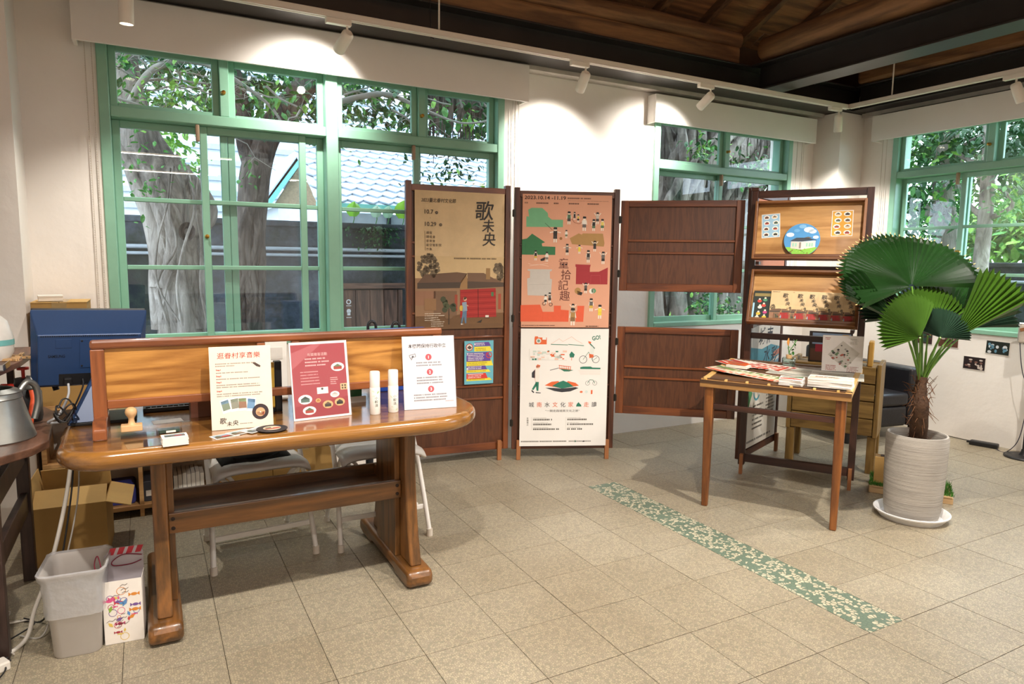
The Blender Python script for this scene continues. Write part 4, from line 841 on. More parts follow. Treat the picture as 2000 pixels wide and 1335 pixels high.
# --- blue and yellow notice
K = ZP(515, 225, 760, 590, .2, .285)
for y0, y1, w, col in ((238, 272, 140, '#6a4fa0'), (275, 315, 150, '#f0e04a'), (322, 398, 205, '#6a4fa0'), (385, 438, 225, '#f0e04a'), (436, 470, 175, '#6a4fa0'), (470, 492, 205, '#f0e04a'), (500, 545, 180, '#d8433a'), (540, 562, 215, '#f0e04a')):
    x0 = 533 if w > 150 else 598; K.layer(1 if col == '#f0e04a' else 2).P([(x0, y0), (x0+w-18, y0), (x0+w, y1), (x0, y1)], col)
    K.layer(3).Ls(x0+12, y1-8, w-50, max(1, int((y1-y0)/14)), -13, 6, '#f4f2ee' if col != '#f0e04a' else '#b09a30', rag=.2, seed=y0)
for n_, y in (('6', 262), ('7', 346), ('8', 468)): K.layer(4).Tx(n_, 533 if n_ != '6' else 596, y, 26, '#ffffff', bold=.0005)
K.layer(4).Dd(556, 278, 30, '#c03a32').layer(5).Dd(556, 278, 24, '#eadfd2').layer(6).P([(536, 282), (556, 262), (578, 280), (560, 296)], '#5a5048').layer(4).Rg(722, 348, 26, 6, '#d8433a').Ln([(704, 330), (740, 366)], 6, '#d8433a')
sheet('notice', PM(l1, r1, .378, -.0125, .522), .2, .285, '#6fb8c8', 'small blue notice with purple and yellow banners below the kraft poster', 'notice', K, rough=.4)
# ------------------------------------------------------------------ reception desk
DZ = .72
m_oak = wood('desk_oak', '#6f4922', '#98682f', 'x', .22, .6, scale=.9, bump=.04); m_oakz = wood('desk_leg_oak', '#523619', '#845629', 'z', .32, .3, bump=.06); m_oaky = wood('desk_leg_oak', '#523619', '#845629', 'y', .32, .3, bump=.06); m_oakx = wood('desk_leg_oak', '#523619', '#845629', 'x', .32, .3, scale=.7, bump=.06, rings=1.5)
desk = empty('reception_desk', (.475, 2.8, 0), 0, 'glossy oak trestle desk with bullnose top and trough stretcher', 'desk')
def corner(cx, cy, r_, a0, n=9): return [(cx+r_*cos(R(a0+90*i/n)), cy+r_*sin(R(a0+90*i/n))) for i in range(n+1)]
x0, x1, y0, y1 = -.75, .75, -.405, .40
top = corner(x1-.27, y1-.27, .27, 0)+corner(x0+.16, y1-.16, .16, 90)+corner(x0+.16, y0+.16, .16, 180)+corner(x1-.27, y0+.27, .27, 270)
MB().prism(top, DZ-.062, DZ, 'xy').build('top', m_oak, desk, 30, .027, seg=6)
for sx in (-.465, .455):
    prof = smoothpath([Vector((-.20, DZ-.063, 0)), Vector((-.195, .55, 0)), Vector((-.20, .40, 0)), Vector((-.225, .22, 0)), Vector((-.262, .075, 0))], 5)
    poly = [(p.x, p.y) for p in prof]+[(-p.x, p.y) for p in prof[::-1]]
    MB().prism(poly, sx-.024, sx+.024, 'yz').build('leg', m_oakz, desk, 30, .006)
    inner = -1 if sx > 0 else 1
    MB().prism([(-.13, DZ-.063), (-.13, .075), (.13, .075), (.13, DZ-.063)], sx+inner*.024, sx+inner*.046, 'yz').build('leg_cleat', m_oakz, desk, None, .003)
    ft = MB().prism([(-.315, .012), (-.315, .05), (-.30, .075), (.38, .075), (.395, .05), (.395, .012), (.34, 0), (.22, 0), (.2, .015), (-.12, .015), (-.14, 0), (-.28, 0)], sx-.055, sx+.055, 'yz')
    ft.build('foot', m_oaky, desk, 30, .018, seg=4)
tr = B(-.44, .43, -.15, -.125, .335, .41).build('trough_front', m_oakx, desk, bevel=.003)
for sx in (-.425, .413):
    for z in (.355, .39): MB().lathe([(0, 0), (.007, 0), (.007, .002), (0, .003)], 10).build('dowel', mat('dark_dowel', '#2a1a10', .6), tr).matrix_local = Matrix.Translation((sx, -.1502, z)) @ Matrix.Rotation(R(90), 4, 'X')
B(-.44, .43, .175, .195, .335, .395).build('trough_back', m_oakx, desk, bevel=.003); B(-.44, .43, -.125, .175, .335, .35).build('trough_bottom', m_oakx, desk)
for sx in (-.44, .41): B(sx, sx+.02, -.125, .175, .35, .40).build('trough_end', m_oakx, desk, bevel=.002)
# ------------------------------------------------------------------ low partition board on the desk
m_teakz = wood('teak_frame', '#6a3a20', '#93552f', 'z', .35, .3, bump=.05); m_teakx = wood('teak_frame', '#6a3a20', '#93552f', 'x', .35, .3, bump=.05); m_pine = wood('pine_panel', '#8f5a24', '#c48c46', 'x', .35, .3, scale=.8, bump=.03, rings=1.8)
pb = empty('desk_partition', (-.175, 2.68, DZ), 0, 'low framed pine partition board standing along the desk', 'partition')
Wp = 1.27
for x in (0, Wp-.042):
    B(x, x+.042, -.018, .018, 0, .292).build('post', m_teakz, pb, bevel=.004)
    fy = -.12 if x == 0 else -.06
    MB().prism([(fy, 0), (fy, .035), (fy+.035, .062), (.085, .062), (.12, .035), (.12, 0)], x+.0, x+.042, 'yz').build('foot_block', m_teakz, pb, None, .006)
B(0, Wp, -.02, .02, .292, .322).build('top_rail', m_teakx, pb, bevel=.008); B(.042, Wp-.042, -.015, .015, .085, .115).build('bottom_rail', m_teakx, pb, bevel=.003)
for a, b in ((.042, .545), (.655, Wp-.042)): B(a, b, -.004, .004, .115, .292).build('panel', m_pine, pb)
for x in (.53, .655): B(x, x+.03, -.014, .014, .115, .292).build('stile', m_teakz, pb, bevel=.003)
# ------------------------------------------------------------------ monitor
m_mon = mat('monitor_blue_black', '#27436e', .35, .1, var=.08, scale=3); m_blk = mat('black_plastic', '#1b1b1d', .45, var=.1); m_scr = mat('dark_screen', '#0a0c10', .15)
mon = empty('monitor', (-.17, 2.95, DZ), 0, 'dark blue monitor seen from behind at the left end of the desk', 'monitor')
TL, TR, DV = Vector((-.365, 2.93, 1.128)), Vector((.004, 2.99, 1.115)), Vector((.055, .09, -.305))
ex = (TR-TL); MW = ex.length; ex.normalize(); ez = -(DV-ex*DV.dot(ex)).normalized(); ey = ez.cross(ex)
Mm = Matrix((ex, ey, ez)).transposed().to_4x4(); Mm.translation = TL-ez*.305; MH = .305
hd = MB()
sh_ = [(0, 0), (MW, 0), (MW, MH), (0, MH)]
hd.box(.004, MW-.004, .018, .036, .0, MH); case = hd.build('bezel', m_blk, mon, bevel=.004); case.matrix_local = Matrix.Translation(-mon.location) @ Mm
bk = MB().add([(0, .018, 0), (MW, .018, 0), (MW, .018, MH), (0, .018, MH), (.02, -.005, .01), (MW-.02, -.005, .01), (MW-.02, -.005, MH-.085), (.02, -.005, MH-.085), (.02, -.012, .02), (MW-.02, -.012, .02), (MW-.02, -.012, MH-.09), (.02, -.012, MH-.09)],
    [(0, 1, 5, 4), (1, 2, 6, 5), (2, 3, 7, 6), (3, 0, 4, 7), (4, 5, 9, 8), (5, 6, 10, 9), (6, 7, 11, 10), (7, 4, 8, 11), (8, 9, 10, 11), (3, 2, 1, 0)]).build('back_cover', m_mon, case, None, .004)
B(.01, MW-.01, .036, .0365, .012, MH-.01).build('screen', m_scr, case)
vt = MB()
for i in range(46): vt.box(.03+i*.0068, .0335+i*.0068, -.0135, -.0115, MH-.096, MH-.091)
tag(vt.build('vent_slots', m_blk, case), kind='stuff')
B(.15, .245, -.0142, -.012, .085, .20).build('mount_plate', m_mon, case, bevel=.001)
for sx in (.157, .238):
    for z in (.093, .192): MB().lathe([(0, 0), (.004, 0), (0, .0012)], 10).build('screw', m_blk, case).matrix_local = Matrix.Translation((sx, -.0142, z)) @ Matrix.Rotation(R(90), 4, 'X')
B(.075, .125, -.0136, -.012, .165, .20).build('cover_plate', m_mon, case, bevel=.001)
lg = Print(); lg.text('SAMSUNG', .052, .128, .016, '#0d1624', width=.052, bold=.0003); lg.build('lettering', case).location = (0, -.0122, 0)
B(.085, .20, -.0128, -.0115, .018, .062).build('port_recess', m_blk, case); B(.10, .125, -.03, -.012, .022, .05).build('power_plug', m_blk, case, bevel=.003)
nk = MB(); p0_, p1_ = Vector((-.085, -.04, .0)), Vector((.01, .05, .15))
nk.add([(-.10, -.12, 0), (-.01, -.12, 0), (-.01, .02, 0), (-.10, .02, 0), (-.015, -.03, .17), (.045, -.03, .17), (.045, .03, .17), (-.015, .03, .17)], [(3, 2, 1, 0), (4, 5, 6, 7), (0, 1, 5, 4), (1, 2, 6, 5), (2, 3, 7, 6), (3, 0, 4, 7)]).build('stand_neck', m_mon, mon, None, .012)
MB().prism(rrect(-.10, .12, -.125, .07, .04), 0, .012, 'xy').build('stand_base', m_blk, mon, None, .003)
def cable(name, pts, r_, col, label, n=6, group=None, cat='cable'):
    o = MB().tube(smoothpath(pts, 7), r_, n).build(name, mat('cable_'+col.strip('#'), col, .5), None, 70); return tag(o, label, cat, group)
q0 = Mm @ Vector((.113, -.03, .03))
cable('video_cable', [q0, q0+Vector((-.0, -.03, -.04)), (-.29, 2.84, .765), (-.325, 2.86, .735), (-.26, 2.92, .727), (-.18, 3.10, .727)], .0045, '#b9bcc0', 'thick grey video cable curling from the back of the monitor')
q1 = Mm @ Vector((.16, -.014, .04))
cable('power_cable', [q1, q1+Vector((.0, -.03, -.03)), (-.25, 2.86, .775), (-.28, 2.88, .735), (-.22, 2.95, .725), (-.15, 3.08, .725)], .003, '#202124', 'thin black cable hanging below the monitor')
r_ = random.Random(6)
cable('cable_bundle', [Vector((-.275, 2.80, .75))+Vector((.028*cos(a)+.006*a/6, .03*sin(a), .018*sin(a*2.3)+.004*a)) for a in [k*.7 for k in range(24)]], .003, '#1c1c1e', 'coiled bundle of black cable at the left desk edge')
# ------------------------------------------------------------------ notices and small things on the desk
def desk_sign(name, x0, x1, yb, h, tilt, paper, pr, label, thick=.004, rz=0., cat='sign'):
    M = Matrix.Translation((x0, yb, DZ+.0012)) @ Matrix.Rotation(rz, 4, 'Z') @ Matrix.Rotation(-tilt, 4, 'X'); loc, q, _ = M.decompose()
    e = empty(name, loc, 0, label, cat, rot=q.to_euler()); w_ = x1-x0
    B(0, w_, 0, thick, 0, h).build('board', flat(paper, .45), e)
    # easel strut behind
    B(w_*.4, w_*.6, thick, thick+.003, .002, h*.55).build('back_strut', flat('#d8d2ca'), e).rotation_euler = (R(-14), 0, 0)
    pr.build('print', e, .45); return e
# sign 1: music stroll
K = ZP(12, 262, 472, 850, .205, .293)
K.Tx('逛眷村享音樂', 68, 345, 52, '#b23a30', width=322, bold=.0001, shear=.05)
K.Ls(55, 388, 300, 1, 10, 9, '#9a8a80', rag=.1).Ls(55, 404, 160, 1, 10, 9, '#9a8a80', rag=.1, seed=2)
for i, y in enumerate((432, 476, 519, 582)):
    K.Tx('Step%d' % (i+1), 58, y, 17, '#b8564c', bold=.0003)
    K.Ls(58, y+20, (260, 330, 350, 350)[i], 1 if i < 2 else 2, 17, 8, '#8a7c74', rag=.1, seed=i)
for i, (x, a) in enumerate(((120, .25), (188, .12), (245, 0), (308, -.12))):
    c, s_ = cos(a), sin(a); q = lambda dx, dy: (x+dx*c+dy*s_, 680+abs(i-1.5)*8-8+dy*c-dx*s_)
    K.layer(1).P([q(-34, -48), q(34, -48), q(34, 48), q(-34, 48)], '#f6f3ee').layer(2).P([q(-28, -40), q(28, -40), q(28, 30), q(-28, 30)], ('#7d8a78', '#8a8a7c', '#93705c', '#6f93b4')[i]).P([q(-28, -40), q(28, -40), q(28, -15), q(-28, -18)], ('#8fb2cf', '#b9c4b0', '#a8c090', '#5f93c4')[i])
K.layer(2).Dd(376, 740, 63, '#3a2f33', n=28).layer(3).Dd(376, 742, 36, '#c8a078').P([(345, 742), (408, 742), (400, 765), (352, 765)], '#b03a30').layer(4).Dd(376, 742, 5, '#efe8de')
K.layer(1).P([(328, 385), (350, 382), (392, 408), (388, 420), (360, 412)], '#4a3a34')
K.layer(2); calli(K, '歌', 95, 805, 52); calli(K, '未', 140, 825, 40); calli(K, '央', 185, 822, 46); K.Ls(218, 818, 95, 1, 8, 6, '#8a7c74', rag=0)
desk_sign('desk_sign', .183, .388, 2.553, .293, R(9), '#e4d6c4', K, 'cream event sign with red brush title and a record, on the desk', rz=R(-3))
# sign 2: red acrylic
K = ZP(580, 222, 1018, 788, .222, .293)
K.Rr(590, 240, 1000, 772, '#a84a50').layer(2).P([(590, 300), (760, 240), (820, 240), (590, 420)], '#b8666a').P([(592, 690), (1000, 640), (1000, 772), (592, 772)], '#9c3c42')
K.Tx('有獎徵答活動', 785, 325, 26, '#e8c8c0', align='c', width=150)
for i in range(3): K.Ls(690, 352+i*24, 190, 1, 10, 10, '#e4bdb8', rag=.2, seed=i)
for i in range(5): K.Ls(650, 445+i*22, 160, 1, 10, 7, '#dba7a4', rag=.3, seed=9+i)
K.Ls(872, 500, 60, 4, 15, 6, '#e4bdb8', rag=.3)
K.Rr(765, 560, 850, 608, '#e9e4de').layer(3).Dd(805, 572, 9, '#5a5450', n=10)
def stick(x, y, rx, ry, cols, rim='#f4efe6'):
    K.layer(4).Dd(x, y, rx, rim, ry, 14); K.layer(5).Rr(x-rx*.62, y-ry*.1, x+rx*.62, y+ry*.55, cols[0]); K.layer(6).P([(x-rx*.7, y-ry*.05), (x, y-ry*.65), (x+rx*.7, y-ry*.05)], cols[1])
stick(672, 640, 52, 36, ('#5a7468', '#3f4f4a')); stick(698, 722, 50, 32, ('#a8453a', '#5f6a4c')); stick(935, 418, 52, 34, ('#a8453a', '#6d7f62')); stick(898, 620, 36, 24, ('#d8cfc4', '#b8aea2')); stick(840, 690, 40, 30, ('#3f3a36', '#6a5a48'), '#d8b27a'); stick(932, 680, 40, 30, ('#2f2c2a', '#4a443e'), '#d8b27a'); stick(768, 655, 20, 16, ('#c08a4a', '#a87038'), '#d8b27a')
K.layer(4).Rr(945, 545, 1000, 592, '#d8b98a').layer(5).Rr(955, 553, 968, 566, '#5a4a3a').Rr(976, 553, 989, 566, '#5a4a3a').Rr(955, 572, 968, 585, '#5a4a3a').Rr(976, 572, 989, 585, '#5a4a3a')
e = desk_sign('desk_sign', .466, .688, 2.575, .293, R(10), '#f0eae6', K, 'red quiz sign with cartoon stickers in a clear stand, on the desk', rz=R(5))
B(-.003, .225, -.0042, -.0028, 0, .297).build('acrylic_front', glassy('clear_acrylic', (.99, .99, 1.), 1.2, .03), e)
# sign 3: white neutrality notice
K = ZP(15, 228, 468, 845, .218, .297)
K.Tx('本機關保持行政中立', 230, 325, 38, '#3b3b40', align='c', width=328, bold=.0002)
for i, y in enumerate((407, 534, 679)):
    K.layer(1).Dd((238, 245, 250)[i], y, 27, '#c4545c', n=24).layer(2).Tx(str(i+1), (238, 245, 250)[i], y+13, 36, '#ffffff', align='c', bold=.0004)
    for j in range((2, 3, 3)[i]): K.layer(1).Ls((130, 130, 100)[i], y+52+j*23, (225, 235, 300)[i], 1, 8, 11, '#85858a', rag=.08, seed=i*5+j)
K.Ln([(72, 388), (122, 376), (128, 400), (80, 412), (72, 388)], 4, '#55555a').Ln([(84, 412), (90, 428), (100, 408)], 4, '#55555a').P([(92, 398), (106, 388), (112, 400), (98, 408)], '#55555a').Ls(372, 792, 80, 1, 8, 8, '#d8a8aa', rag=0)
e = desk_sign('desk_sign', .90, 1.118, 2.585, .297, R(9), '#e6e1e0', K, 'white notice with three red numbered points at the right desk end', rz=R(-7))
B(-.003, .221, -.0042, -.0028, 0, .30).build('acrylic_front', MATS['clear_acrylic'], e)
# spray bottles
m_pp = mat('white_bottle', '#eeece6', .3, var=.02)
for i, (x, y) in enumerate(((.775, 2.575), (.852, 2.583))):
    b = empty('spray_bottle', (x, y, DZ), 0, 'white spray bottle with green leaf print on the desk, %s of the pair' % ('left', 'right')[i], 'bottle', 'white spray bottles on the desk')
    MB().lathe([(.0, 0), (.0185, 0), (.0205, .003), (.0205, .105), (.0195, .108)], 24).build('body', m_pp, b, 40)
    MB().lathe([(.0195, .108), (.0198, .109), (.0198, .166), (.018, .17), (0, .17)], 24).build('cap', m_pp, b, 40)
    pr = Print(); r_ = random.Random(i)
    for k in range(9):
        z = .012+.09*r_.random(); x_ = r_.choice((-1, 1))*r_.uniform(.006, .013); a = r_.uniform(-.8, .8)
        pr.poly([(x_-.006*cos(a), z-.006*sin(a)), (x_+.001*sin(a), z-.0025), (x_+.007*cos(a), z+.007*sin(a)), (x_-.001, z+.0025)], '#8cbb4a' if k % 2 else '#6aa83c')
    pr.layer(2).text('小較清', .0, .062, .013, '#3a4a3a', vert=True)
    o = pr.build('label_print', b, .3)
    for v in o.data.vertices: xx = v.co.x; v.co.y = -math.sqrt(max(1e-8, .0208**2-xx*xx))
# stamp, ink pad, cards, sheet, coaster
m_beech = mat('beech', '#cfa878', .5, var=.12, scale=20, stretch=(1, 1, .3))
st = empty('rubber_stamp', (-.062, 2.592, DZ+.02), 0, 'wooden knob stamp standing on a clear block', 'stamp')
B(-.032, .032, -.02, .02, 0, .022).build('block', m_beech, st, bevel=.003); MB().lathe([(0, .022), (.014, .022), (.010, .028), (.0085, .04), (.0105, .047), (.0165, .055), (.0185, .064), (.016, .074), (.008, .08), (0, .081)], 20).build('knob', m_beech, st, 60)
m_clr = glassy('clear_plastic', (.93, .95, .97), 1.6, .05)
cb = empty('clear_case', (-.04, 2.59, DZ), 0, 'clear plastic case under the wooden stamp', 'case'); B(-.055, .06, -.032, .032, .0005, .004).build('base', m_clr, cb); B(-.055, .06, -.032, -.030, .004, .0195).build('wall', m_clr, cb); B(-.055, .06, .030, .032, .004, .0195).build('wall', m_clr, cb); B(.058, .06, -.03, .03, .004, .0195).build('wall', m_clr, cb)
ik = empty('ink_pad', (.05, 2.60, DZ), R(6), 'dark ink pad in a clear hinged case beside the stamp', 'ink pad'); B(-.038, .038, -.022, .022, .0005, .014).build('case', m_clr, ik); B(-.032, .032, -.017, .017, .003, .012).build('pad', mat('ink_green', '#2f4a3c', .7), ik); B(-.012, .018, -.023, -.0222, .004, .011).build('sticker', flat('#e8e4da'), ik)
B(.04, .075, .0, .022, .014, .03).build('lid', m_clr, ik)
cs = empty('card_stack', (.062, 2.42, DZ), R(4), 'stack of white picture cards near the front of the desk', 'cards')
for k in range(9): B(-.038+rnd.uniform(-.001, .001), .038+rnd.uniform(-.001, .001), -.02, .03, .0005+k*.0032, .0034+k*.0032).build('card', flat('#eee9e0'), cs)
pr = Print(); pr.rect(-.03, .03, 0, .03, '#7d8d98').layer(2).rect(-.03, .03, .003, .014, '#6a5a4c').layer(3).rect(.0, .02, .003, .013, '#a8382f').rect(-.03, -.01, .003, .013, '#55604c')
o = pr.build('picture', cs); o.rotation_euler = (R(-90), 0, 0); o.location = (0, -.012, .0296)
def flat_card(x, y, rz, w_, d_, z, label, cols, group=None):
    e = empty('photo_card', (x, y, z), rz, label, 'card', group); B(-w_/2, w_/2, -d_/2, d_/2, 0, .0007).build('card', flat('#efeae2'), e)
    pr = Print(); a, b = w_/2-.005, d_/2-.005; pr.rect(-a, a, -b, b, cols[0]).layer(2).rect(-a, a, -b, 0, cols[1]).layer(3).rect(-a*.3, a*.4, -b*.6, b*.1, cols[2]).disc(-a*.6, b*.1, b*.4, cols[3])
    o = pr.build('picture', e); o.rotation_euler = (R(-90), 0, 0); o.location = (0, 0, .0007); return e
flat_card(.215, 2.462, R(20), .082, .056, DZ+.0003, 'loose photo card on the desk, leftmost of three', ('#8fa3b5', '#6a5848', '#a8382f', '#55604c'), 'loose photo cards')
flat_card(.268, 2.488, R(28), .082, .056, DZ+.0018, 'loose photo card on the desk, middle of three', ('#9fb0b8', '#74604c', '#8a7a6a', '#55604c'), 'loose photo cards')
flat_card(.318, 2.494, R(36), .082, .056, DZ+.0034, 'loose photo card on the desk, right one tucked under the record', ('#b0bcc0', '#5f6a72', '#8a8a8a', '#55604c'), 'loose photo cards')
co = empty('record_coaster', (.372, 2.478, DZ+.0052), R(10), 'black record-shaped coaster lying on the photo cards', 'coaster')
MB().lathe([(0, 0), (.052, 0), (.053, .0015), (.052, .003), (.036, .003), (0, .003)], 36).build('disc', mat('coaster_black', '#2b2528', .6), co, 40)
pr = Print(); pr.disc(0, 0, .03, '#c8b49a').layer(2).rect(-.026, .026, -.014, .0, '#9a4a3a').rect(-.02, .0, .003, .016, '#5f6a58').layer(3).rect(.002, .018, -.012, -.001, '#b8332a').disc(0, 0, .003, '#efe8de'); o = pr.build('label', co); o.rotation_euler = (R(-90), 0, 0); o.location = (0, 0, .0031)
ps = B(-.06, .09, -.05, .05, 0, .0006).build('clear_sheet', m_clr); ps.location = (-.02, 2.475, DZ+.0002); ps.rotation_euler = (0, 0, R(8)); tag(ps, 'clear plastic sheet lying before the stamp', 'sheet')
wp = B(-.05, .05, -.03, .03, 0, .0006).build('paper_slip', flat('#e9e6e0')); wp.location = (.05, 2.78, DZ+.0003); wp.rotation_euler = (0, 0, R(8)); tag(wp, 'white paper slip behind the partition', 'paper')
# behind the partition
kb = empty('keyboard_tray', (.10, 3.02, DZ), 0, 'black keyboard behind the partition near the monitor', 'keyboard'); B(-.13, .24, -.06, .07, 0, .018).build('body', m_blk, kb, bevel=.004)
ky = MB()
for j in range(5):
    for i in range(18): ky.box(-.12+i*.0195, -.104+i*.0195, -.052+j*.0235, -.034+j*.0235, .018, .023)
tag(ky.build('keys', mat('key_grey', '#2e2e31', .5), kb), kind='stuff')
bb = empty('file_box', (.28, 2.86, DZ), 0, 'brown card file box behind the cream sign', 'box'); B(-.15, .10, -.06, .06, 0, .105).build('body', mat('brown_card', '#6d4530', .6, var=.1), bb, bevel=.002); B(-.15, -.125, -.062, -.0605, 0, .105).build('spine_label', mat('pink_card', '#b07a66', .6), bb)
hp = empty('pen_holder', (.43, 2.80, DZ), 0, 'desk organiser holding a yellow ruler and pens', 'organiser')
B(-.03, .0, -.03, .03, 0, .10).build('cup', mat('organiser_dark', '#2a2d33', .5), hp, bevel=.003)
B(-.025, .0, -.032, -.028, .02, .20).build('yellow_folder', mat('folder_yellow', '#c9a23c', .5), hp); B(.004, .03, -.02, .02, 0, .2).build('black_file', m_blk, hp, bevel=.002)
for k, c in enumerate(('#2f6fb4', '#3a86c4', '#e6e2da')): MB().tube([(-.02+.01*k, .0, .05), (-.018+.012*k, .01, .17+.01*k)], .004, 8).build('pen', flat(c, .4), hp)
wb = empty('white_document_case', (.42, 3.02, DZ), 0, 'white document case standing behind the cream and red signs', 'case'); B(-.04, .10, -.03, .03, 0, .27).build('body', flat('#e9e6df', .5), wb, bevel=.006); B(-.02, .08, -.032, -.030, .18, .23).build('label_panel', flat('#d4d0c8'), wb)
gp = empty('green_packet', (.74, 2.85, DZ), 0, 'green foil packet behind the spray bottles', 'packet')
MB().grid(lambda u, v: (-.05+u*.11, -.02*sin(pi*u)*sin(pi*min(1, v+.1)), v*.10), 10, 8).grid(lambda u, v: (.06-u*.11, .02*sin(pi*u)*sin(pi*min(1, v+.1))+.001, v*.10), 10, 8).build('bag', mat('packet_green', '#2f6a40', .35, var=.2), gp, 60)
B(-.05, .07, -.03, -.022, .0, .025).build('tissue_edge', flat('#e6e4dc'), gp)
bl = empty('blue_document_box', (.93, 3.0, DZ), 0, 'blue plastic document box behind the right end of the partition', 'box'); B(0, .26, 0, .15, 0, .26).build('body', mat('blue_plastic', '#1f3f94', .4, var=.08), bl, bevel=.004); B(-.004, .264, -.004, .154, .26, .278).build('lid', mat('blue_lid', '#2448a4', .4), bl, bevel=.003)
# ------------------------------------------------------------------ umbrellas leaning behind the desk
for i, (x, zt, col) in enumerate(((1.055, .99, '#1b1b1e'), (1.19, .98, '#22222a'))):
    u = empty('umbrella', (x, 3.62, 0), 0, 'black hooked umbrella standing behind the partition, %s one' % ('left', 'right')[i], 'umbrella', 'umbrellas behind the desk')
    hk = [(0, 0, zt-.12)]+[(.022-.022*cos(a), 0, zt-.03+.03*sin(a)) for a in [pi*k/8 for k in range(9)]]+[(.044, 0, zt-.06)]
    MB().tube([Vector(p) for p in hk], .008, 10).build('handle', mat('umbrella_handle', col, .3), u, 60); MB().lathe([(.004, .02), (.018, .12), (.028, .35), (.03, .62), (.016, .72), (.008, zt-.1)], 10).build('closed_canopy', mat('umbrella_cloth', '#23242c', .8), u, 60); MB().lathe([(.0, 0), (.004, .0), (.005, .03)], 8).build('tip', m_blk, u, 60)
# ------------------------------------------------------------------ low shelf and cartons along the back wall
m_shelf = wood('shelf_pine', '#a97b4a', '#cda36d', 'x', .5); m_card = mat('cardboard', '#b08a4e', .8, var=.10, scale=5, bump=.05); m_card2 = mat('cardboard_flap', '#c19c5e', .8, var=.08, scale=5)
sf = empty('low_bookshelf', (-.475, 3.86, 0), 0, 'low pine bookshelf against the wall behind the desk', 'shelf')
for z in (.04, .30, .585): B(0, .80, 0, .30, z, z+.022).build('shelf_board', m_shelf, sf, bevel=.002)
for x in (0, .40, .78): B(x, x+.02, .002, .298, .0, .607).build('upright', m_shelf, sf, bevel=.002)
for k in range(7): 
    b = empty('book', (.085+k*.021, 3.88, .062), 0, 'white-edged book in the low bookshelf, %s from the left' % ORD[k], 'book', 'books standing in the low bookshelf'); hh = .125+.004*(k % 3)
    B(0, .019, 0, .16, 0, hh).build('page_block', flat('#d9d4ca'), b); B(-.0006, 0, -.002, .16, 0, hh+.003).build('cover', flat('#4a4a52'), b)
for k, (x, z, c, lb) in enumerate(((-.15, .062, '#3b3f8c', 'purple folded bag on the bottom shelf'), (.005, .062, '#2f2f36', 'dark bundle on the bottom shelf'), (-.33, .322, '#8a6a4a', 'brown carton on the middle shelf'), (-.2, .322, '#d8d4cc', 'white packet on the middle shelf'), (.1, .322, '#3a2c26', 'dark box on the middle shelf'))):
    e = empty('shelf_item', (x, 3.90, z), 0, lb, 'item'); e.name = ('folded_bag', 'dark_bundle', 'small_carton', 'white_packet', 'dark_box')[k]
    MB().prism(rrect(-.07, .06, 0, .09+.02*(k % 3), .02), 0, .2, 'xz').build('body', mat('item_'+c[1:], c, .6, var=.15), e, None, .006); B(-.05, .04, -.002, 0, .03, .06).build('label', flat('#cfc8bc'), e)
def carton(name, loc, rz, w_, d_, h_, label, tape=True):
    e = empty(name, loc, rz, label, 'box'); B(0, w_, 0, d_, 0, h_).build('body', m_card, e, bevel=.002)
    B(-.002, w_/2-.002, -.001, d_+.001, h_, h_+.003).build('flap', m_card2, e); B(w_/2+.002, w_+.002, -.001, d_+.001, h_, h_+.003).build('flap', m_card2, e)
    if tape: B(w_/2-.03, w_/2+.03, -.0015, 0, h_-.05, h_).build('tape', mat('brown_tape', '#a58a5c', .3), e); B(w_/2-.03, w_/2+.03, 0, d_, h_+.003, h_+.0036).build('tape', MATS['brown_tape'], e)
    return e
carton('cardboard_box', (-.474, 3.865, .607), 0, .27, .27, .255, 'lower of two stacked cartons on the low bookshelf behind the monitor')
carton('cardboard_box', (-.478, 3.87, .866), 0, .225, .26, .235, 'upper of two stacked cartons on the low bookshelf')
sb = empty('small_white_box', (-.45, 3.90, 1.1065), R(8), 'small white box lying on the upper carton', 'box'); B(0, .10, 0, .07, 0, .026).build('body', flat('#e2dace'), sb, bevel=.002); B(-.001, .101, -.001, .071, .018, .028).build('lid', flat('#e6dfd4'), sb, bevel=.002)
carton('cardboard_box', (.335, 3.72, 0), 0, .22, .40, .34, 'yellowish carton on the floor behind the left folding chair')
carton('cardboard_box', (.56, 3.74, 0), 0, .32, .38, .335, 'yellowish carton on the floor between the two folding chairs')
bt = empty('water_bottle', (.98, 3.7, 0), 0, 'clear bottle with teal cap on the floor behind the right chair', 'bottle'); MB().lathe([(.0, 0), (.032, .002), (.034, .02), (.034, .17), (.014, .205), (.013, .215)], 16).build('body', m_clr, bt, 50); MB().lathe([(.016, .21), (.016, .235), (0, .237)], 16).build('cap', mat('teal_cap', '#2a9a90', .4), bt, 40)
# ------------------------------------------------------------------ open carton, bin and gift bag
ob = empty('open_carton', (-.465, 3.395, 0), R(-2), 'open cardboard carton with spread flaps under the left desk end', 'box')
w_, d_, h_ = .27, .30, .255; t_ = .004
for nm, bx in (('side', (0, w_, 0, t_, 0, h_)), ('side', (0, w_, d_-t_, d_, 0, h_)), ('side', (0, t_, t_, d_-t_, 0, h_)), ('side', (w_-t_, w_, t_, d_-t_, 0, h_)), ('base', (t_, w_-t_, t_, d_-t_, 0, t_))): B(*bx).build(nm, m_card, ob)
for (loc_, ro_, sz) in (((w_/2, 0, h_), (R(28), 0, 0), (w_, .11)), ((w_/2, d_, h_), (R(115), 0, 0), (w_, .11))):
    f = B(-sz[0]/2, sz[0]/2, 0, sz[1], -.002, .002).build('flap', m_card2, ob); f.location = loc_; f.rotation_euler = ro_
f = B(0, .10, -d_/2, d_/2, -.002, .002).build('flap', m_card2, ob); f.location = (w_, d_/2, h_); f.rotation_euler = (0, R(18), 0)
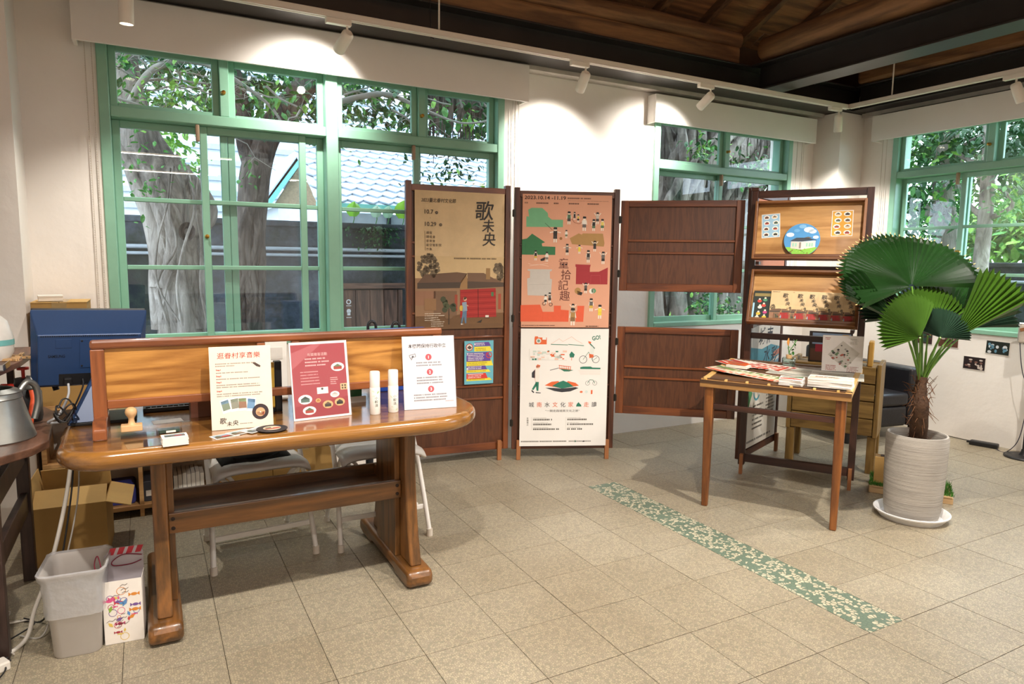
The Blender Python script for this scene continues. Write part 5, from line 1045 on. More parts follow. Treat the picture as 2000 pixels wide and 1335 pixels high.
f = B(0, .10, -d_/2, d_/2, -.002, .002).build('flap', m_card2, ob); f.location = (0, d_/2, h_); f.rotation_euler = (0, R(-100), 0)
bn = empty('waste_bin', (-.25, 2.64, 0), R(-4), 'grey plastic waste bin with clear liner at the front left', 'bin')
def loft(mb, rings):
    n = len(rings[0]); o = len(mb.v); mb.v += [tuple(p) for r_ in rings for p in r_]
    for i in range(len(rings)-1):
        for j in range(n): mb.f.append((o+i*n+j, o+i*n+(j+1) % n, o+(i+1)*n+(j+1) % n, o+(i+1)*n+j)); mb.mi.append(mb.cur)
    return mb
def rr3(wx, wy, z, r_=.03): return [Vector((p[0], p[1], z)) for p in rrect(-wx, wx, -wy, wy, r_)]
bm_ = loft(MB(), [rr3(.067, .078, .0), rr3(.069, .08, .004), rr3(.083, .095, .27), rr3(.095, .105, .285), rr3(.096, .106, .292), rr3(.092, .102, .293), rr3(.080, .092, .275), rr3(.065, .075, .01)])
bm_.f.append(tuple(range(24))[::-1]); bm_.mi.append(0); k0 = 7*24; bm_.f.append(tuple(k0+i for i in range(24))); bm_.mi.append(0)
bm_.build('body', mat('bin_grey', '#b9b3ad', .45, var=.03), bn, 50)
r_ = random.Random(8); rings = []
for wx, wy, z in ((.086, .098, .145), (.0865, .0985, .17), (.0865, .0985, .20), (.089, .101, .235), (.092, .103, .268), (.099, .109, .286), (.100, .110, .298), (.094, .104, .300), (.084, .095, .26), (.076, .087, .16), (.066, .077, .03)):
    rings.append([p+Vector((r_.uniform(-1, 1)*.0016, r_.uniform(-1, 1)*.0016, r_.uniform(-1, 1)*.003)) for p in rr3(wx, wy, z)])
m_liner = mat('bin_liner', '#d2d2d4', .3, var=.05, scale=20, bump=.3, bscale=40); m_liner.node_tree.nodes['Principled BSDF'].inputs['Alpha'].default_value = .42
loft(MB(), rings).build('liner', m_liner, bn, 50)
gb_ = empty('gift_bag', (-.113, 2.625, 0), R(-5), 'white paper gift bag with colourful candy print beside the bin', 'bag')
W_, D_, H_ = .120, .085, .225; m_bag = flat('#ece6de', .5); t_ = .0012
for bx in ((-W_/2, W_/2, -D_/2, -D_/2+t_, 0, H_), (-W_/2, -W_/2+t_, -D_/2, D_/2, 0, H_), (W_/2-t_, W_/2, -D_/2, D_/2, 0, H_), (-W_/2, W_/2, -D_/2, D_/2, 0, t_)): B(*bx).build('side', m_bag, gb_)
MB().prism([(-W_/2, 0), (W_/2, 0), (W_/2, H_+.065), (W_/2-.02, H_+.085), (-W_/2+.03, H_+.085), (-W_/2, H_+.06)], D_/2-t_, D_/2, 'xz').build('back_flap', flat('#b5aeb4', .5), gb_)
st_ = Print()
for k in range(4): st_.poly([(-.05+k*.028, H_+.06), (-.032+k*.028, H_+.06), (-.022+k*.028, H_+.085), (-.040+k*.028, H_+.085)], '#b0303c')
st_.build('stripes', gb_).location = (0, D_/2-t_, 0)
pr = Print(); r_ = random.Random(12)
for k in range(46):
    x = r_.uniform(-W_/2+.017, W_/2-.017); z = r_.uniform(.018, H_-.016); c = r_.choice(('#c9434f', '#d88a3a', '#5f8fc4', '#d85a8a', '#8cb04a', '#e0c05a', '#7a5a9a', '#a83a4a')); s_ = r_.uniform(.006, .015); a = r_.uniform(0, 3.1); pr.layer(1+k % 4)
    if k % 4 == 0: pr.ring(x, z, s_, .0018, c, n=12)
    elif k % 4 == 1: pr.disc(x, z, s_*.7, c, s_*.4, 10).poly([(x+s_*.6, z), (x+s_*1.2, z+s_*.5), (x+s_*1.2, z-s_*.5)], c).poly([(x-s_*.6, z), (x-s_*1.2, z+s_*.5), (x-s_*1.2, z-s_*.5)], c)
    elif k % 4 == 2: pr.poly([(x-s_*cos(a), z-s_*sin(a)), (x+s_*.5*sin(a), z-s_*.5*cos(a)), (x+s_*cos(a), z+s_*sin(a)), (x-s_*.5*sin(a), z+s_*.5*cos(a))], c)
    else: pr.line([(x-s_, z), (x-s_*.3, z+s_*.5), (x+s_*.4, z+s_*.2), (x+s_, z+s_*.6)], .0014, '#6a5a52')
pr.build('candy_print', gb_, .5).location = (0, -D_/2, 0)
MB().tube(smoothpath([(W_/2-.004, D_/2-.004, H_+.05), (.0, D_/2-.006, H_+.06), (-.035, D_/2-.008, H_+.04), (-.03, D_/2-.008, H_+.024), (.02, D_/2-.006, H_+.022), (W_/2-.006, D_/2-.005, H_+.032)], 6), .0018, 6).build('rope_handle', mat('rope_red', '#7c1c34', .8), gb_, 70)
MB().tube(smoothpath([(-W_/2+.004, -D_/2+.004, H_), (-W_/2-.002, -D_/2+.02, H_+.05), (-W_/2-.012, -D_/2+.03, H_+.085), (-W_/2-.022, -D_/2+.03, H_+.05), (-W_/2-.004, -D_/2+.01, H_-.005)], 6), .0018, 6).build('rope_handle', MATS['rope_red'], gb_, 70)
# ------------------------------------------------------------------ white folding chairs
m_ch = mat('chair_white', '#e4e0da', .45, var=.03); m_cap = mat('chair_cap', '#d2c8ba', .6)
def fchair(loc, rz, label):
    c = empty('folding_chair', loc, rz, label, 'chair', 'white folding chairs behind the desk')
    def seat(u, v):
        x = (u-.5)*.40*(1-.08*v); y = -.19+.37*v; e = abs(2*u-1)**6+max(0, (.16-v)/.16)**2*.9
        return (x, y, .445-.03*e-.012*sin(pi*u)*sin(pi*v))
    MB().grid(seat, 16, 14).build('seat', m_ch, c, 180, solid=.014)
    for s in (-1, 1):
        MB().tube(smoothpath([(s*.215, -.20, .02), (s*.205, -.12, .25), (s*.20, -.02, .44), (s*.195, .14, .66), (s*.185, .22, .80)], 4), .0115, 10).build('front_leg', m_ch, c, 70)
        MB().tube(smoothpath([(s*.185, .20, .02), (s*.185, .06, .24), (s*.18, -.10, .41)], 4), .011, 10).build('rear_leg', m_ch, c, 70)
        MB().tube([(s*.215, -.201, 0), (s*.2148, -.199, .035)], .0155, 10).build('foot_cap', m_cap, c, 60); MB().tube([(s*.185, .201, 0), (s*.185, .199, .03)], .0145, 10).build('foot_cap', m_cap, c, 60)
        MB().tube(smoothpath([(s*.155, -.16, .412), (s*.13, -.15, .39), (s*.10, -.13, .33), (s*.18, -.09, .40)], 4), .009, 8).build('seat_bracket', m_ch, c, 70)
    MB().bar((-.205, -.155, .135), (.205, -.155, .135), .012, .024).build('crossbar', m_ch, c, None, .004); MB().bar((-.185, .15, .11), (.185, .15, .11), .012, .022).build('crossbar', m_ch, c, None, .004)
    MB().grid(lambda u, v: ((u-.5)*.39, .17+.06*v-.03*cos((u-.5)*2.2), .62+.17*v), 14, 5).build('backrest', m_ch, c, 180, solid=.012)
    return c
fchair((.40, 3.205, 0), R(4), 'white folding chair with a dark pad, behind the left half of the desk'); fchair((.945, 3.18, 0), R(0), 'white folding chair behind the right desk trestle')
pd = empty('dark_bag', (.39, 3.22, .437), R(4), 'flat black bag lying on the left folding chair', 'bag')
MB().grid(lambda u, v: ((u-.5)*.30, (v-.5)*.30, .004+.05*(sin(pi*u)*sin(pi*v))**.5), 14, 14).build('body', mat('black_cloth', '#19191b', .85), pd, 180, solid=.003); MB().tube(smoothpath([(-.1, -.14, .03), (-.04, -.17, .02), (.03, -.165, .02), (.09, -.14, .03)], 5), .006, 6).build('strap', MATS['black_cloth'], pd, 70)
# ------------------------------------------------------------------ dark side table at the left edge, with garden tools
m_dkx = wood('walnut_side_table', '#4a3226', '#75523f', 'y', .45); m_dkz = wood('dark_leg', '#2a1b16', '#44302a', 'z', .45)
sd = empty('side_table', (-.75, 2.95, 0), 0, 'dark brown side table at the left edge with garden tools', 'table')
MB().prism([(-.5, -.42), (.30, -.42), (.40, -.30), (.437, -.21), (.405, .30), (.36, .42), (-.5, .42)], .672, .70, 'xy').build('top', m_dkx, sd, None, .004)
for (x, y) in ((.28, -.30), (.28, .34), (-.45, -.3), (-.45, .34)): B(x-.022, x+.022, y-.022, y+.022, 0, .672).build('leg', m_dkz, sd, bevel=.003)
for z in (.54, .33): MB().bar((.28, -.30, z), (.28, .34, z), .025, .085).build('side_rail', m_dkz, sd, None, .003)
B(-.45, .28, .32, .36, .5, .58).build('back_rail', m_dkz, sd)
pl = empty('plate_shelf', (-.56, 3.02, .925), 0, 'small brown raised shelf above the watering can', 'shelf'); MB().prism([(-.4, -.34), (.10, -.40), (.152, -.06), (.165, .40), (-.4, .40)], 0, .022, 'xy').build('board', m_dkx, pl, None, .003)
for (x, y) in ((-.35, -.3), (-.35, .36), (.06, .36)): B(x-.012, x+.012, y-.012, y+.012, -.225, 0).build('post', m_dkz, pl)
m_galv = mat('galvanised_steel', '#9a9c98', .38, .85, var=.2, scale=6)
wc = empty('watering_can', (-.475, 2.83, .70), R(10), 'galvanised metal watering can on the dark side table', 'watering can')
MB().lathe([(0, 0), (.115, 0), (.118, .004), (.085, .135), (.0845, .14), (.087, .143), (.0845, .147), (.083, .16), (.086, .163), (.06, .175), (.058, .172), (.075, .155), (.09, .02), (0, .015)], 32).build('body', m_galv, wc, 40)
MB().tube(smoothpath([(.075, .0, .155), (.10, .02, .185), (.125, .035, .165), (.130, .04, .11), (.115, .03, .05)], 6), .011, 8).build('handle', m_galv, wc, 70)
MB().tube(smoothpath([(-.09, -.03, .04), (-.16, -.06, .10), (-.24, -.09, .17)], 5), [.02]*6+[.014]*5, 10).build('spout', m_galv, wc, 70)
sp_ = empty('pump_sprayer', (-.42, 3.10, .70), 0, 'black pump sprayer with red knob behind the watering can', 'sprayer')
MB().lathe([(0, 0), (.05, 0), (.055, .02), (.055, .11), (.035, .14), (.03, .15), (.03, .165), (0, .166)], 20).build('tank', m_blk, sp_, 40); MB().lathe([(.006, .165), (.006, .195), (.02, .197), (.02, .205), (0, .207)], 14).build('pump_knob', mat('sprayer_red', '#c9301f', .4), sp_, 40)
MB().tube(smoothpath([(.03, 0, .15), (.065, 0, .18), (.085, .01, .165), (.10, .01, .11)], 5), .011, 8).build('trigger_handle', m_blk, sp_, 70); MB().tube([(-.03, -.04, .14), (-.06, -.06, .145)], .012, 10).build('nozzle', MATS['sprayer_red'], sp_, 60)
tw = empty('hand_trowel', (-.395, 2.97, .70), 0, 'orange-handled garden trowel leaning by the watering can', 'trowel'); MB().tube([(0, 0, .006), (.015, .03, .10), (.01, .04, .135)], .011, 8).build('grip', mat('tool_orange', '#e2562a', .45), tw, 60); MB().grid(lambda u, v: (.01+(u-.5)*.05*(1-.4*v), .04+.015*v-.012*cos(pi*(u-.5)), .135+.05*v), 8, 6).build('blade', m_galv, tw, 180, solid=.002)
for k in range(7):
    p = empty('clothespin', (-.46+.022*(k % 4)+rnd.uniform(-.01, .01), 2.98+.05*(k//2)+rnd.uniform(-.01, .01), .948), rnd.uniform(0, 3), 'pale wooden peg in the heap on the raised shelf', 'peg', 'pegs on the raised shelf')
    B(-.028, .028, -.006, -.001, 0, .008).build('arm', m_beech, p); B(-.028, .028, .001, .006, 0, .008).build('arm', m_beech, p); MB().tube([(.004, -.007, .004), (.004, .007, .004)], .003, 6).build('spring', m_galv, p)
tr_ = empty('clear_tray', (-.50, 2.78, .947), 0, 'clear plastic tray at the front of the raised shelf', 'tray'); B(-.09, .08, -.06, .07, 0, .003).build('base', m_clr, tr_); B(-.09, .08, -.06, -.058, .003, .02).build('rim', m_clr, tr_); B(.078, .08, -.058, .07, .003, .02).build('rim', m_clr, tr_)
fn = empty('white_thermal_pot', (-.50, 3.02, .948), 0, 'white rounded appliance at the left edge of the raised shelf', 'appliance'); MB().lathe([(0, 0), (.055, 0), (.07, .03), (.072, .08), (.055, .14), (.03, .165), (0, .17)], 24).build('body', mat('appliance_white', '#d9d6d0', .35), fn, 60); MB().lathe([(.0725, .055), (.0728, .065), (.0722, .075)], 24, cap=False).build('teal_band', mat('teal_band', '#6fb0ae', .4), fn, 60)
# floor cables at the left
cable('floor_cable', [(-.272, 3.02, .7), (-.275, 2.96, .56), (-.30, 2.88, .40), (-.345, 2.80, .22), (-.39, 2.76, .10), (-.42, 2.72, .012), (-.50, 2.62, .006), (-.6, 2.55, .006)], .0075, '#d8d2c8', 'thick white cable dropping from the desk to the floor')
cable('floor_cable', [(-.265, 3.0, .7), (-.27, 2.95, .52), (-.29, 2.90, .36), (-.33, 2.85, .15), (-.38, 2.86, .012), (-.46, 2.90, .006), (-.56, 2.86, .006)], .0035, '#1d1d1f', 'black cable dropping from the desk beside the white one')
cable('floor_cable', [(-.255, 2.98, .7), (-.25, 2.93, .5), (-.275, 2.88, .33), (-.33, 2.80, .12), (-.37, 2.74, .01), (-.44, 2.78, .006)], .003, '#b9b4ac', 'thin grey cable dropping from the desk')
for k in range(5):
    r_ = random.Random(40+k); pts = [Vector((-.42-.05*r_.random(), 2.62+.12*k*r_.random(), .006+.004*k))]
    for j in range(6): pts.append(pts[-1]+Vector((r_.uniform(-.10, .06), r_.uniform(-.10, .13), 0)))
    cable('floor_cable', pts, .0028, ('#1d1d1f', '#c9c3b8')[k % 2], 'loose cable in the tangle below the side table', group='tangled floor cables')
ps_ = empty('power_strip', (-.50, 2.56, 0), R(30), 'white power strip on the floor at the left edge', 'power strip'); B(-.09, .06, -.025, .025, 0, .03).build('body', flat('#dcd6cc', .4), ps_, bevel=.005); B(-.07, -.045, -.012, .012, .0302, .032).build('socket', flat('#8a857e'), ps_); B(-.02, .005, -.012, .012, .0302, .032).build('socket', flat('#8a857e'), ps_)
# ------------------------------------------------------------------ display rack with two sloping trays
LR, RR = Vector((3.30, 3.06, 0)), Vector((3.665, 2.505, 0))
rzR = math.atan2(RR.y-LR.y, RR.x-LR.x); WR = (RR-LR).length
m_rkz = wood('rack_wood', '#2c1610', '#48281c', 'z', .42, .1); m_rkx = wood('rack_wood', '#2c1610', '#48281c', 'x', .42, .1)
m_trz = wood('tray_wood', '#5c3418', '#86562c', 'z', .45, .1); m_trx = wood('tray_wood', '#5c3418', '#86562c', 'x', .45, .1); m_pine2 = wood('tray_pine', '#9c6c36', '#c6975c', 'x', .4, .15, scale=.7, rings=1.3)
rk = empty('display_rack', LR, rzR, 'dark wooden display rack with two sloping trays and a hinged rear frame', 'rack')
for x in (0, WR-.038): B(x, x+.038, -.02, .02, .055, 1.765).build('post', m_rkz, rk, bevel=.002, seg=1)
B(-.004, .042, -.024, .024, 1.765, 1.785).build('finial', m_rkz, rk, bevel=.004)
for z, h in ((1.722, .043), (1.285, .03), (.865, .035), (.075, .05)): B(.038, WR-.038, -.014, .014, z, z+h).build('rail', m_rkx, rk, bevel=.002, seg=1)
B(.012, .032, -.045, -.02, 0, .13).build('foot', m_foot, rk, bevel=.002)
B(WR-.032, WR-.012, -.045, -.02, 0, .13).build('foot', m_foot, rk, bevel=.002)
TRAYS = []
def tray(x0, zb, yf, w_, h_, dp, tilt):
    M = Matrix.Translation((x0, yf, zb)) @ Matrix.Rotation(-tilt, 4, 'X')
    o = B(.012, w_-.012, 0, .008, .01, h_).build('tray_board', m_pine2, rk); o.matrix_local = M
    B(0, .014, -dp, .008, 0, h_).build('side_board', m_trz, o, bevel=.002); B(w_-.014, w_, -dp, .008, 0, h_).build('side_board', m_trz, o, bevel=.002)
    B(.014, w_-.014, -dp, .008, h_-.014, h_).build('top_board', m_trx, o, bevel=.002); B(.014, w_-.014, -dp, .008, 0, .014).build('ledge', m_trx, o, bevel=.002); B(.014, w_-.014, -dp, -dp+.008, .014, .03).build('lip', m_trx, o, bevel=.002)
    Mw = Matrix.Translation(LR) @ Matrix.Rotation(rzR, 4, 'Z') @ M; TRAYS.append(Mw); return o
tray(.032, 1.348, -.068, .60, .35, .05, R(10)); tray(.032, .965, -.15, .60, .335, .05, R(22))
for tr_m, zt, hh in ((0, 1.30, 0), (1, .90, 0)):
    for x in (.05, WR-.07): B(x, x+.02, (-.07, -.15)[tr_m], .0, zt+(.02, .04)[tr_m], zt+(.04, .06)[tr_m]).build('bracket', m_rkx, rk)
def on_tray(k, x, y, z, rot=0., lean=0.): return TRAYS[k] @ Matrix.Translation((x, y, z)) @ Matrix.Rotation(-lean, 4, 'X') @ Matrix.Rotation(rot, 4, 'Y')
def px2tray(px_, py_): return .03+(px_-1472)/223*.585-.032, (507-py_)/113*.365
# sticker sheets
def stickers(k, x, z, w_, h_, paper, label, seed, rot):
    pr = Print(); r_ = random.Random(seed); pr.rect(.004, w_-.004, .004, h_-.004, paper).layer(2)
    for i in range(2):
        for j in range(4):
            cx, cy = w_*(.28+.46*i)+r_.uniform(-.004, .004), h_*(.14+.24*j); a, b = w_*.17, h_*.09; pr.layer(2).disc(cx, cy, a, '#f2ece2', b, 12)
            c = r_.choice(('#3f3a36', '#a8423a', '#4f6a5a', '#6a4f42', '#c9b08a')); pr.layer(3).rect(cx-a*.6, cx+a*.6, cy-b*.55, cy+b*.1, c).layer(4).poly([(cx-a*.7, cy+b*.1), (cx, cy+b*.6), (cx+a*.7, cy+b*.1)], r_.choice(('#3a3a3c', '#7a4a3a', '#5a6a58')))
    sheet('sticker_sheet', on_tray(k, x, -.0012, z, rot), w_, h_, '#f0ebe2', label, 'sticker sheet', pr, group='sticker sheets on the upper tray')
a, b = px2tray(1489, 466); stickers(0, a, b, .105, .145, '#9cc4dc', 'light blue sticker sheet on the upper tray', 1, R(-4))
a, b = px2tray(1634, 463); stickers(0, a, b, .112, .15, '#dca23c', 'orange sticker sheet on the upper tray', 2, R(-1))
# round painting
Mt = on_tray(0, px2tray(1576, 500)[0], -.022, .105+.014, 0, R(4)); loc, q, _ = Mt.decompose(); rd = empty('round_painting', loc, 0, 'round painted disc of a small house under blue sky on the upper tray', 'painting', rot=q.to_euler())
dk = MB().lathe([(0, 0), (.098, 0), (.099, .003), (.098, .006), (0, .006)], 40).build('disc', flat('#5f9fd0'), rd, 40); dk.rotation_euler = (R(90), 0, 0); dk.location = (0, .006, 0)
pr = Print(); 
def cpoly(y0, y1, n=14, rr=.097): return [(math.sqrt(max(0, rr*rr-(y0+(y1-y0)*i/n)**2)), y0+(y1-y0)*i/n) for i in range(n+1)]+[(-math.sqrt(max(0, rr*rr-(y0+(y1-y0)*i/n)**2)), y0+(y1-y0)*i/n) for i in range(n, -1, -1)]
pr.layer(1).poly(cpoly(-.097, .0969), '#4f94cc').layer(2).poly(cpoly(-.097, -.045), '#86c24a')
for x, y, r1_, c in ((.035, .06, .028, '#cfe2f0'), (.055, .05, .022, '#dcebf4'), (-.065, .03, .022, '#d6e6f2'), (.0, .08, .02, '#7fb4dc'), (-.03, .055, .016, '#6aa8d8'), (.075, .015, .016, '#d6e6f2')): pr.layer(3).disc(x, y, r1_, c, r1_*.6, 14)
pr.layer(4).poly([(-.058, -.052), (.0, -.06), (.0, -.012), (-.058, -.01)], '#cfc8bc').poly([(.0, -.06), (.075, -.045), (.075, -.005), (.0, -.012)], '#e2dccf').layer(5).poly([(-.064, -.008), (-.03, .012), (.03, .012), (.08, -.004), (.078, .0), (.005, -.010)], '#3f4650').poly([(.005, .010), (.035, .018), (.06, .01), (.03, .009)], '#6a625a')
for x in (-.045, -.03, .03, .045, .058): pr.rect(x-.005, x+.005, -.042, -.02, '#9cc8b4')
pr.rect(-.012, -.002, -.052, -.016, '#8a8078')
for i in range(16): pr.layer(6).disc(rnd.uniform(-.06, .06), rnd.uniform(-.08, -.055), .0035, rnd.choice(('#6f9a3c', '#a8d05c', '#7a4a2a')), n=6)
pr.build('painted_scene', rd)
# brochures on the lower tray
def brochure(k, x, y, z, w_, h_, paper, label, kind, lean=0., grp=None):
    if kind == 0:
        K = ZP(122, 178, 880, 1300, w_, h_, step=.00025); paint_sub(K, w_, h_); K.layer(11); calli(K, '歌', 640, 420, 190); calli(K, '未', 690, 560, 150); calli(K, '央', 740, 700, 160); K.Ls(180, 240, 260, 1, 10, 18, '#6a5d4c', rag=0)
    else:
        K = Print(); K.rect(.006, w_-.006, h_*.82, h_*.92, '#8a7a4a').rect(0, .01, 0, h_*.6, '#9cc8dc').layer(2)
        for (u, v, c) in ((.35, .66, '#c9433a'), (.65, .7, '#4f8a6a'), (.6, .52, '#c9433a'), (.4, .46, '#f0e4d0'), (.35, .25, '#e0b03c'), (.7, .3, '#b8437a'), (.68, .14, '#e0c03c'), (.3, .12, '#f0e4d0')): K.disc(w_*u, h_*v, w_*.12, c, h_*.05, 10).disc(w_*u, h_*(v+.06), w_*.06, '#f0d8c0', n=8)
    return sheet('brochure', on_tray(k, x, y, z, 0, lean), w_, h_, paper, label, 'brochure', K, th=.003, group=grp)
t1 = lambda px_: (px_-1456)/(1680-1456)*.60
brochure(1, t1(1465), -.018, .015, .105, .195, '#26302c', 'dark booklet with colourful cartoon children at the left of the lower tray', 1, R(2))
for i, px_ in enumerate((1627, 1604, 1580, 1556, 1532, 1502)):
    w_ = .120; x = min(t1(px_), .583-w_)
    nth = ('rightmost', 'fifth from the left', 'fourth from the left', 'third from the left', 'second from the left', 'leftmost, fully in view')[i]
    brochure(1, x, -.008-.0035*i, .015, w_, .198, '#cdb085', 'kraft festival brochure overlapping in the lower tray row, '+nth, 0, R(2), 'festival brochures on the lower tray')
# hinged rear frame of the rack with its posters
A5, B5 = Vector((3.325, 3.085)), Vector((3.945, 3.335))
l5, r5, w5 = frame_m(A5, B5); hp_ = MB(); Minv = (Matrix.Translation(LR) @ Matrix.Rotation(rzR, 4, 'Z')).inverted()
fr5 = B(.02, w5-.02, .004, .012, .10, 1.74).build('rear_panel', m_brd, rk); fr5.matrix_local = Minv @ Matrix.Translation(l5) @ Matrix.Rotation(r5, 4, 'Z')
for x in (0, w5-.036): B(x, x+.036, -.016, .024, .07, 1.79).build('rear_stile', m_ss, fr5, bevel=.002, seg=1)
for z in (.07, .90, 1.735): B(.036, w5-.036, -.012, .02, z, z+.045).build('rear_rail', m_ssx, fr5, bevel=.002, seg=1)
B(w5-.05, w5-.022, -.036, -.0165, 0, .13).build('rear_foot', m_foot, fr5)
K = Print(); W6, H6 = .57, .80
K.rect(0, W6, .42, .80, '#c9c4ba').layer(2).poly([(0, .52), (W6*.3, .56), (W6*.6, .53), (W6, .57), (W6, .63), (W6*.7, .66), (W6*.4, .64), (0, .67)], '#4f8a98').poly([(0, .42), (W6, .42), (W6, .55), (W6*.5, .5), (0, .53)], '#7d9aa8').layer(3).disc(W6*.1, .5, .05, '#e0d4a8').poly([(W6*.75, .56), (W6, .58), (W6, .62), (W6*.8, .6)], '#b0705a')
K.layer(4); 
for ch, x, y in (('城', .16, .68), ('南', .30, .68), ('水', .26, .55), ('彩', .40, .54)): K.text(ch, x, y, .12, '#2b2f35', bold=.0012, shear=.12)
K.layer(2).poly([(0, .20), (.10, .36), (.05, .40), (0, .38)], '#4f8a5c').ring(.18, .36, .06, .015, '#4f98a8', a0=180, a1=330).lines(.12, .26, .2, 6, .03, .012, '#5a564e', seed=3).lines(.36, .33, .18, 7, .024, .01, '#6a665e', seed=5).lines(.04, .03, .45, 1, .02, .014, '#6a665e')
sheet('poster', PM(l5, r5, .05, -.0135, .125), W6, H6, '#dcd6ca', 'pale poster with blue watercolour and brush title inside the rack', 'poster', K, print_name='artwork')
K = Print(); 
for (u, v, c, s_) in ((.2, .2, '#c9c2ba', .09), (.42, .12, '#38784c', .08), (.3, .5, '#a32e34', .1), (.1, .6, '#74b487', .09), (.48, .6, '#b08850', .08), (.3, .75, '#38784c', .06)): K.rect(u-s_*.8, u+s_*.6, v-s_*.4, v+s_*.4, c)
for i in range(9): K.layer(2).ring(.06+.06*i, .30+.02*(i % 2), .022, .004, '#e8dccb', a0=0, a1=180)
sheet('poster', PM(l5, r5, .05, -.0135, .955), W6, .775, '#e2936c', 'orange poster glimpsed through the gap between the rack trays', 'poster', K, print_name='artwork')
# ------------------------------------------------------------------ slanted leaflet table
T0 = Vector((2.61, 2.715, .70)); rzT = R(-59); tT = math.atan2(.037, .70); WT_, DT_ = .735, .68
MT = Matrix.Translation(T0) @ Matrix.Rotation(rzT, 4, 'Z') @ Matrix.Rotation(tT, 4, 'X')
def on_table(px_, py_):
    o = Vector((0, 0, CAM_H)); d = ray(px_, py_); n = MT.to_3x3() @ Vector((0, 0, 1)); t = (T0-o).dot(n)/d.dot(n); p = MT.inverted() @ (o+d*t); return p.x, p.y
tb = empty('leaflet_table', (T0.x, T0.y, 0), rzT, 'slender-legged wooden table with slanted top spread with leaflets', 'table')
m_tleg = wood('table_leg_wood', '#5f3415', '#925826', 'z', .4, .2); m_ttop = wood('table_top_wood', '#8a6237', '#b98b52', 'x', .5); m_tpale = wood('table_pale', '#c4964e', '#dbb470', 'y', .5); m_tdk = wood('table_dark', '#46301f', '#6b4a2e', 'x', .5)
tp = B(.02, WT_-.02, .02, DT_, -.016, 0).build('top_board', m_tdk, tb); tp.matrix_local = Matrix.Translation((0, 0, T0.z)) @ Matrix.Rotation(tT, 4, 'X')
B(0, WT_, -.004, .022, -.034, .004).build('front_edge', m_ttop, tp, bevel=.002); B(0, WT_, -.006, -.004, -.012, .006).build('front_strip', m_tdk, tp)
for x in (0, WT_-.03): B(x, x+.03, .022, DT_, -.022, .006).build('side_edge', m_tpale, tp, bevel=.002)
B(.03, WT_-.03, DT_-.03, DT_, -.022, .006).build('back_edge', m_tdk, tp, bevel=.002)
for i in range(7): B(.02+i*.108, .032+i*.108, -.002, .024, .004, .014).build('stop_block', m_tpale, tp, bevel=.001)
B(.0, WT_, .024, .034, 0, .010).build('stop_strip', m_tdk, tp)
for x in (.045, WT_-.045):
    MB().add([(x-.024, .015, .67), (x+.024, .015, .67), (x+.024, .063, .67), (x-.024, .063, .67), (x-.024, .015, .56), (x+.024, .015, .56), (x+.024, .063, .56), (x-.024, .063, .56), (x-.016, .023, 0), (x+.016, .023, 0), (x+.016, .055, 0), (x-.016, .055, 0)],
        [(0, 1, 2, 3), (4, 5, 1, 0), (5, 6, 2, 1), (6, 7, 3, 2), (7, 4, 0, 3), (8, 9, 5, 4), (9, 10, 6, 5), (10, 11, 7, 6), (11, 8, 4, 7), (11, 10, 9, 8)]).build('leg', m_tleg, tb, 35, .006, seg=3)
B(.06, WT_-.06, .03, .05, .545, .575).build('stretcher', m_rkx, tb, bevel=.002)
for x in (.03, WT_-.05): B(x, x+.02, .06, DT_-.03, .640, .668).build('side_bearer', m_rkx, tb, bevel=.002)
def leaf_on(px_, py_, w_, d_, rot, z, paper, cols, label, group, th=.0012, seed=0, name='leaflet'):
    x, y = on_table(px_, py_); M = MT @ Matrix.Translation((x, y, z)) @ Matrix.Rotation(rot, 4, 'Z'); loc, q, _ = M.decompose(); e = empty(name, loc, 0, label, 'leaflet', group, rot=q.to_euler())
    B(-w_/2, w_/2, -d_/2, d_/2, 0, th).build('sheet', flat(paper), e); pr = Print(); r_ = random.Random(seed)
    for k, c in enumerate(cols):
        a0 = -d_/2+d_*(.06+.3*k); pr.layer(1+k).poly([(-w_/2+.004, a0), (w_/2-.004, a0+r_.uniform(-.02, .02)), (w_/2-.004, a0+d_*r_.uniform(.15, .3)), (0, a0+d_*r_.uniform(.12, .34)), (-w_/2+.004, a0+d_*r_.uniform(.1, .3))], c)
    pr.layer(6).lines(-w_*.35, d_*.1, w_*.6, 3, .014, .006, '#8a7a6a', seed=seed)
    o = pr.build('print', e); o.rotation_euler = (R(-90), 0, 0); o.location = (0, 0, th); return e
for i in range(9): leaf_on(1524-i*11.5, 719-i*.9, .15, .15, R(-16-3*i), .0015+.0016*i, '#efe4d6', ('#c8452f', '#d8583c', '#b83a2a'), 'red and white leaflet in the back-left table fan, %s from the right' % ORD[i], 'red leaflets fanned at the back', seed=i)
for i in range(10): leaf_on(1505-i*10.5, 739-i*1.5, .155, .12, R(-14-2*i), .0015+.0017*i, '#f0e2cf', ('#d8694a', '#e9c9a0', '#6f8a4c'), 'green and red striped leaflet in the front-left table fan, %s from the right' % ORD[i], 'striped leaflets fanned in front', seed=30+i)
for i in range(5): leaf_on(1442, 724, .12, .07, R(-10), .022+.0025*i, '#f0e8dc', ('#e8ddd0',), 'leaflet in the pile under the orange card, %s from the bottom' % ORD[i], 'small pile on the slanted table', th=.002, seed=60+i)
leaf_on(1441, 722, .115, .066, R(-12), .0352, '#d2602a', ('#d2602a', '#c9582a'), 'plain orange card on top of a small pile', None, th=.002, seed=3, name='orange_card')
leaf_on(1560, 727, .30, .22, R(-6), .0012, '#dcd6c8', ('#a8a79a', '#cfc9b8', '#b9b7a8'), 'large grey and beige fold-out map lying mid-table', None, seed=8, name='fold_out_map')
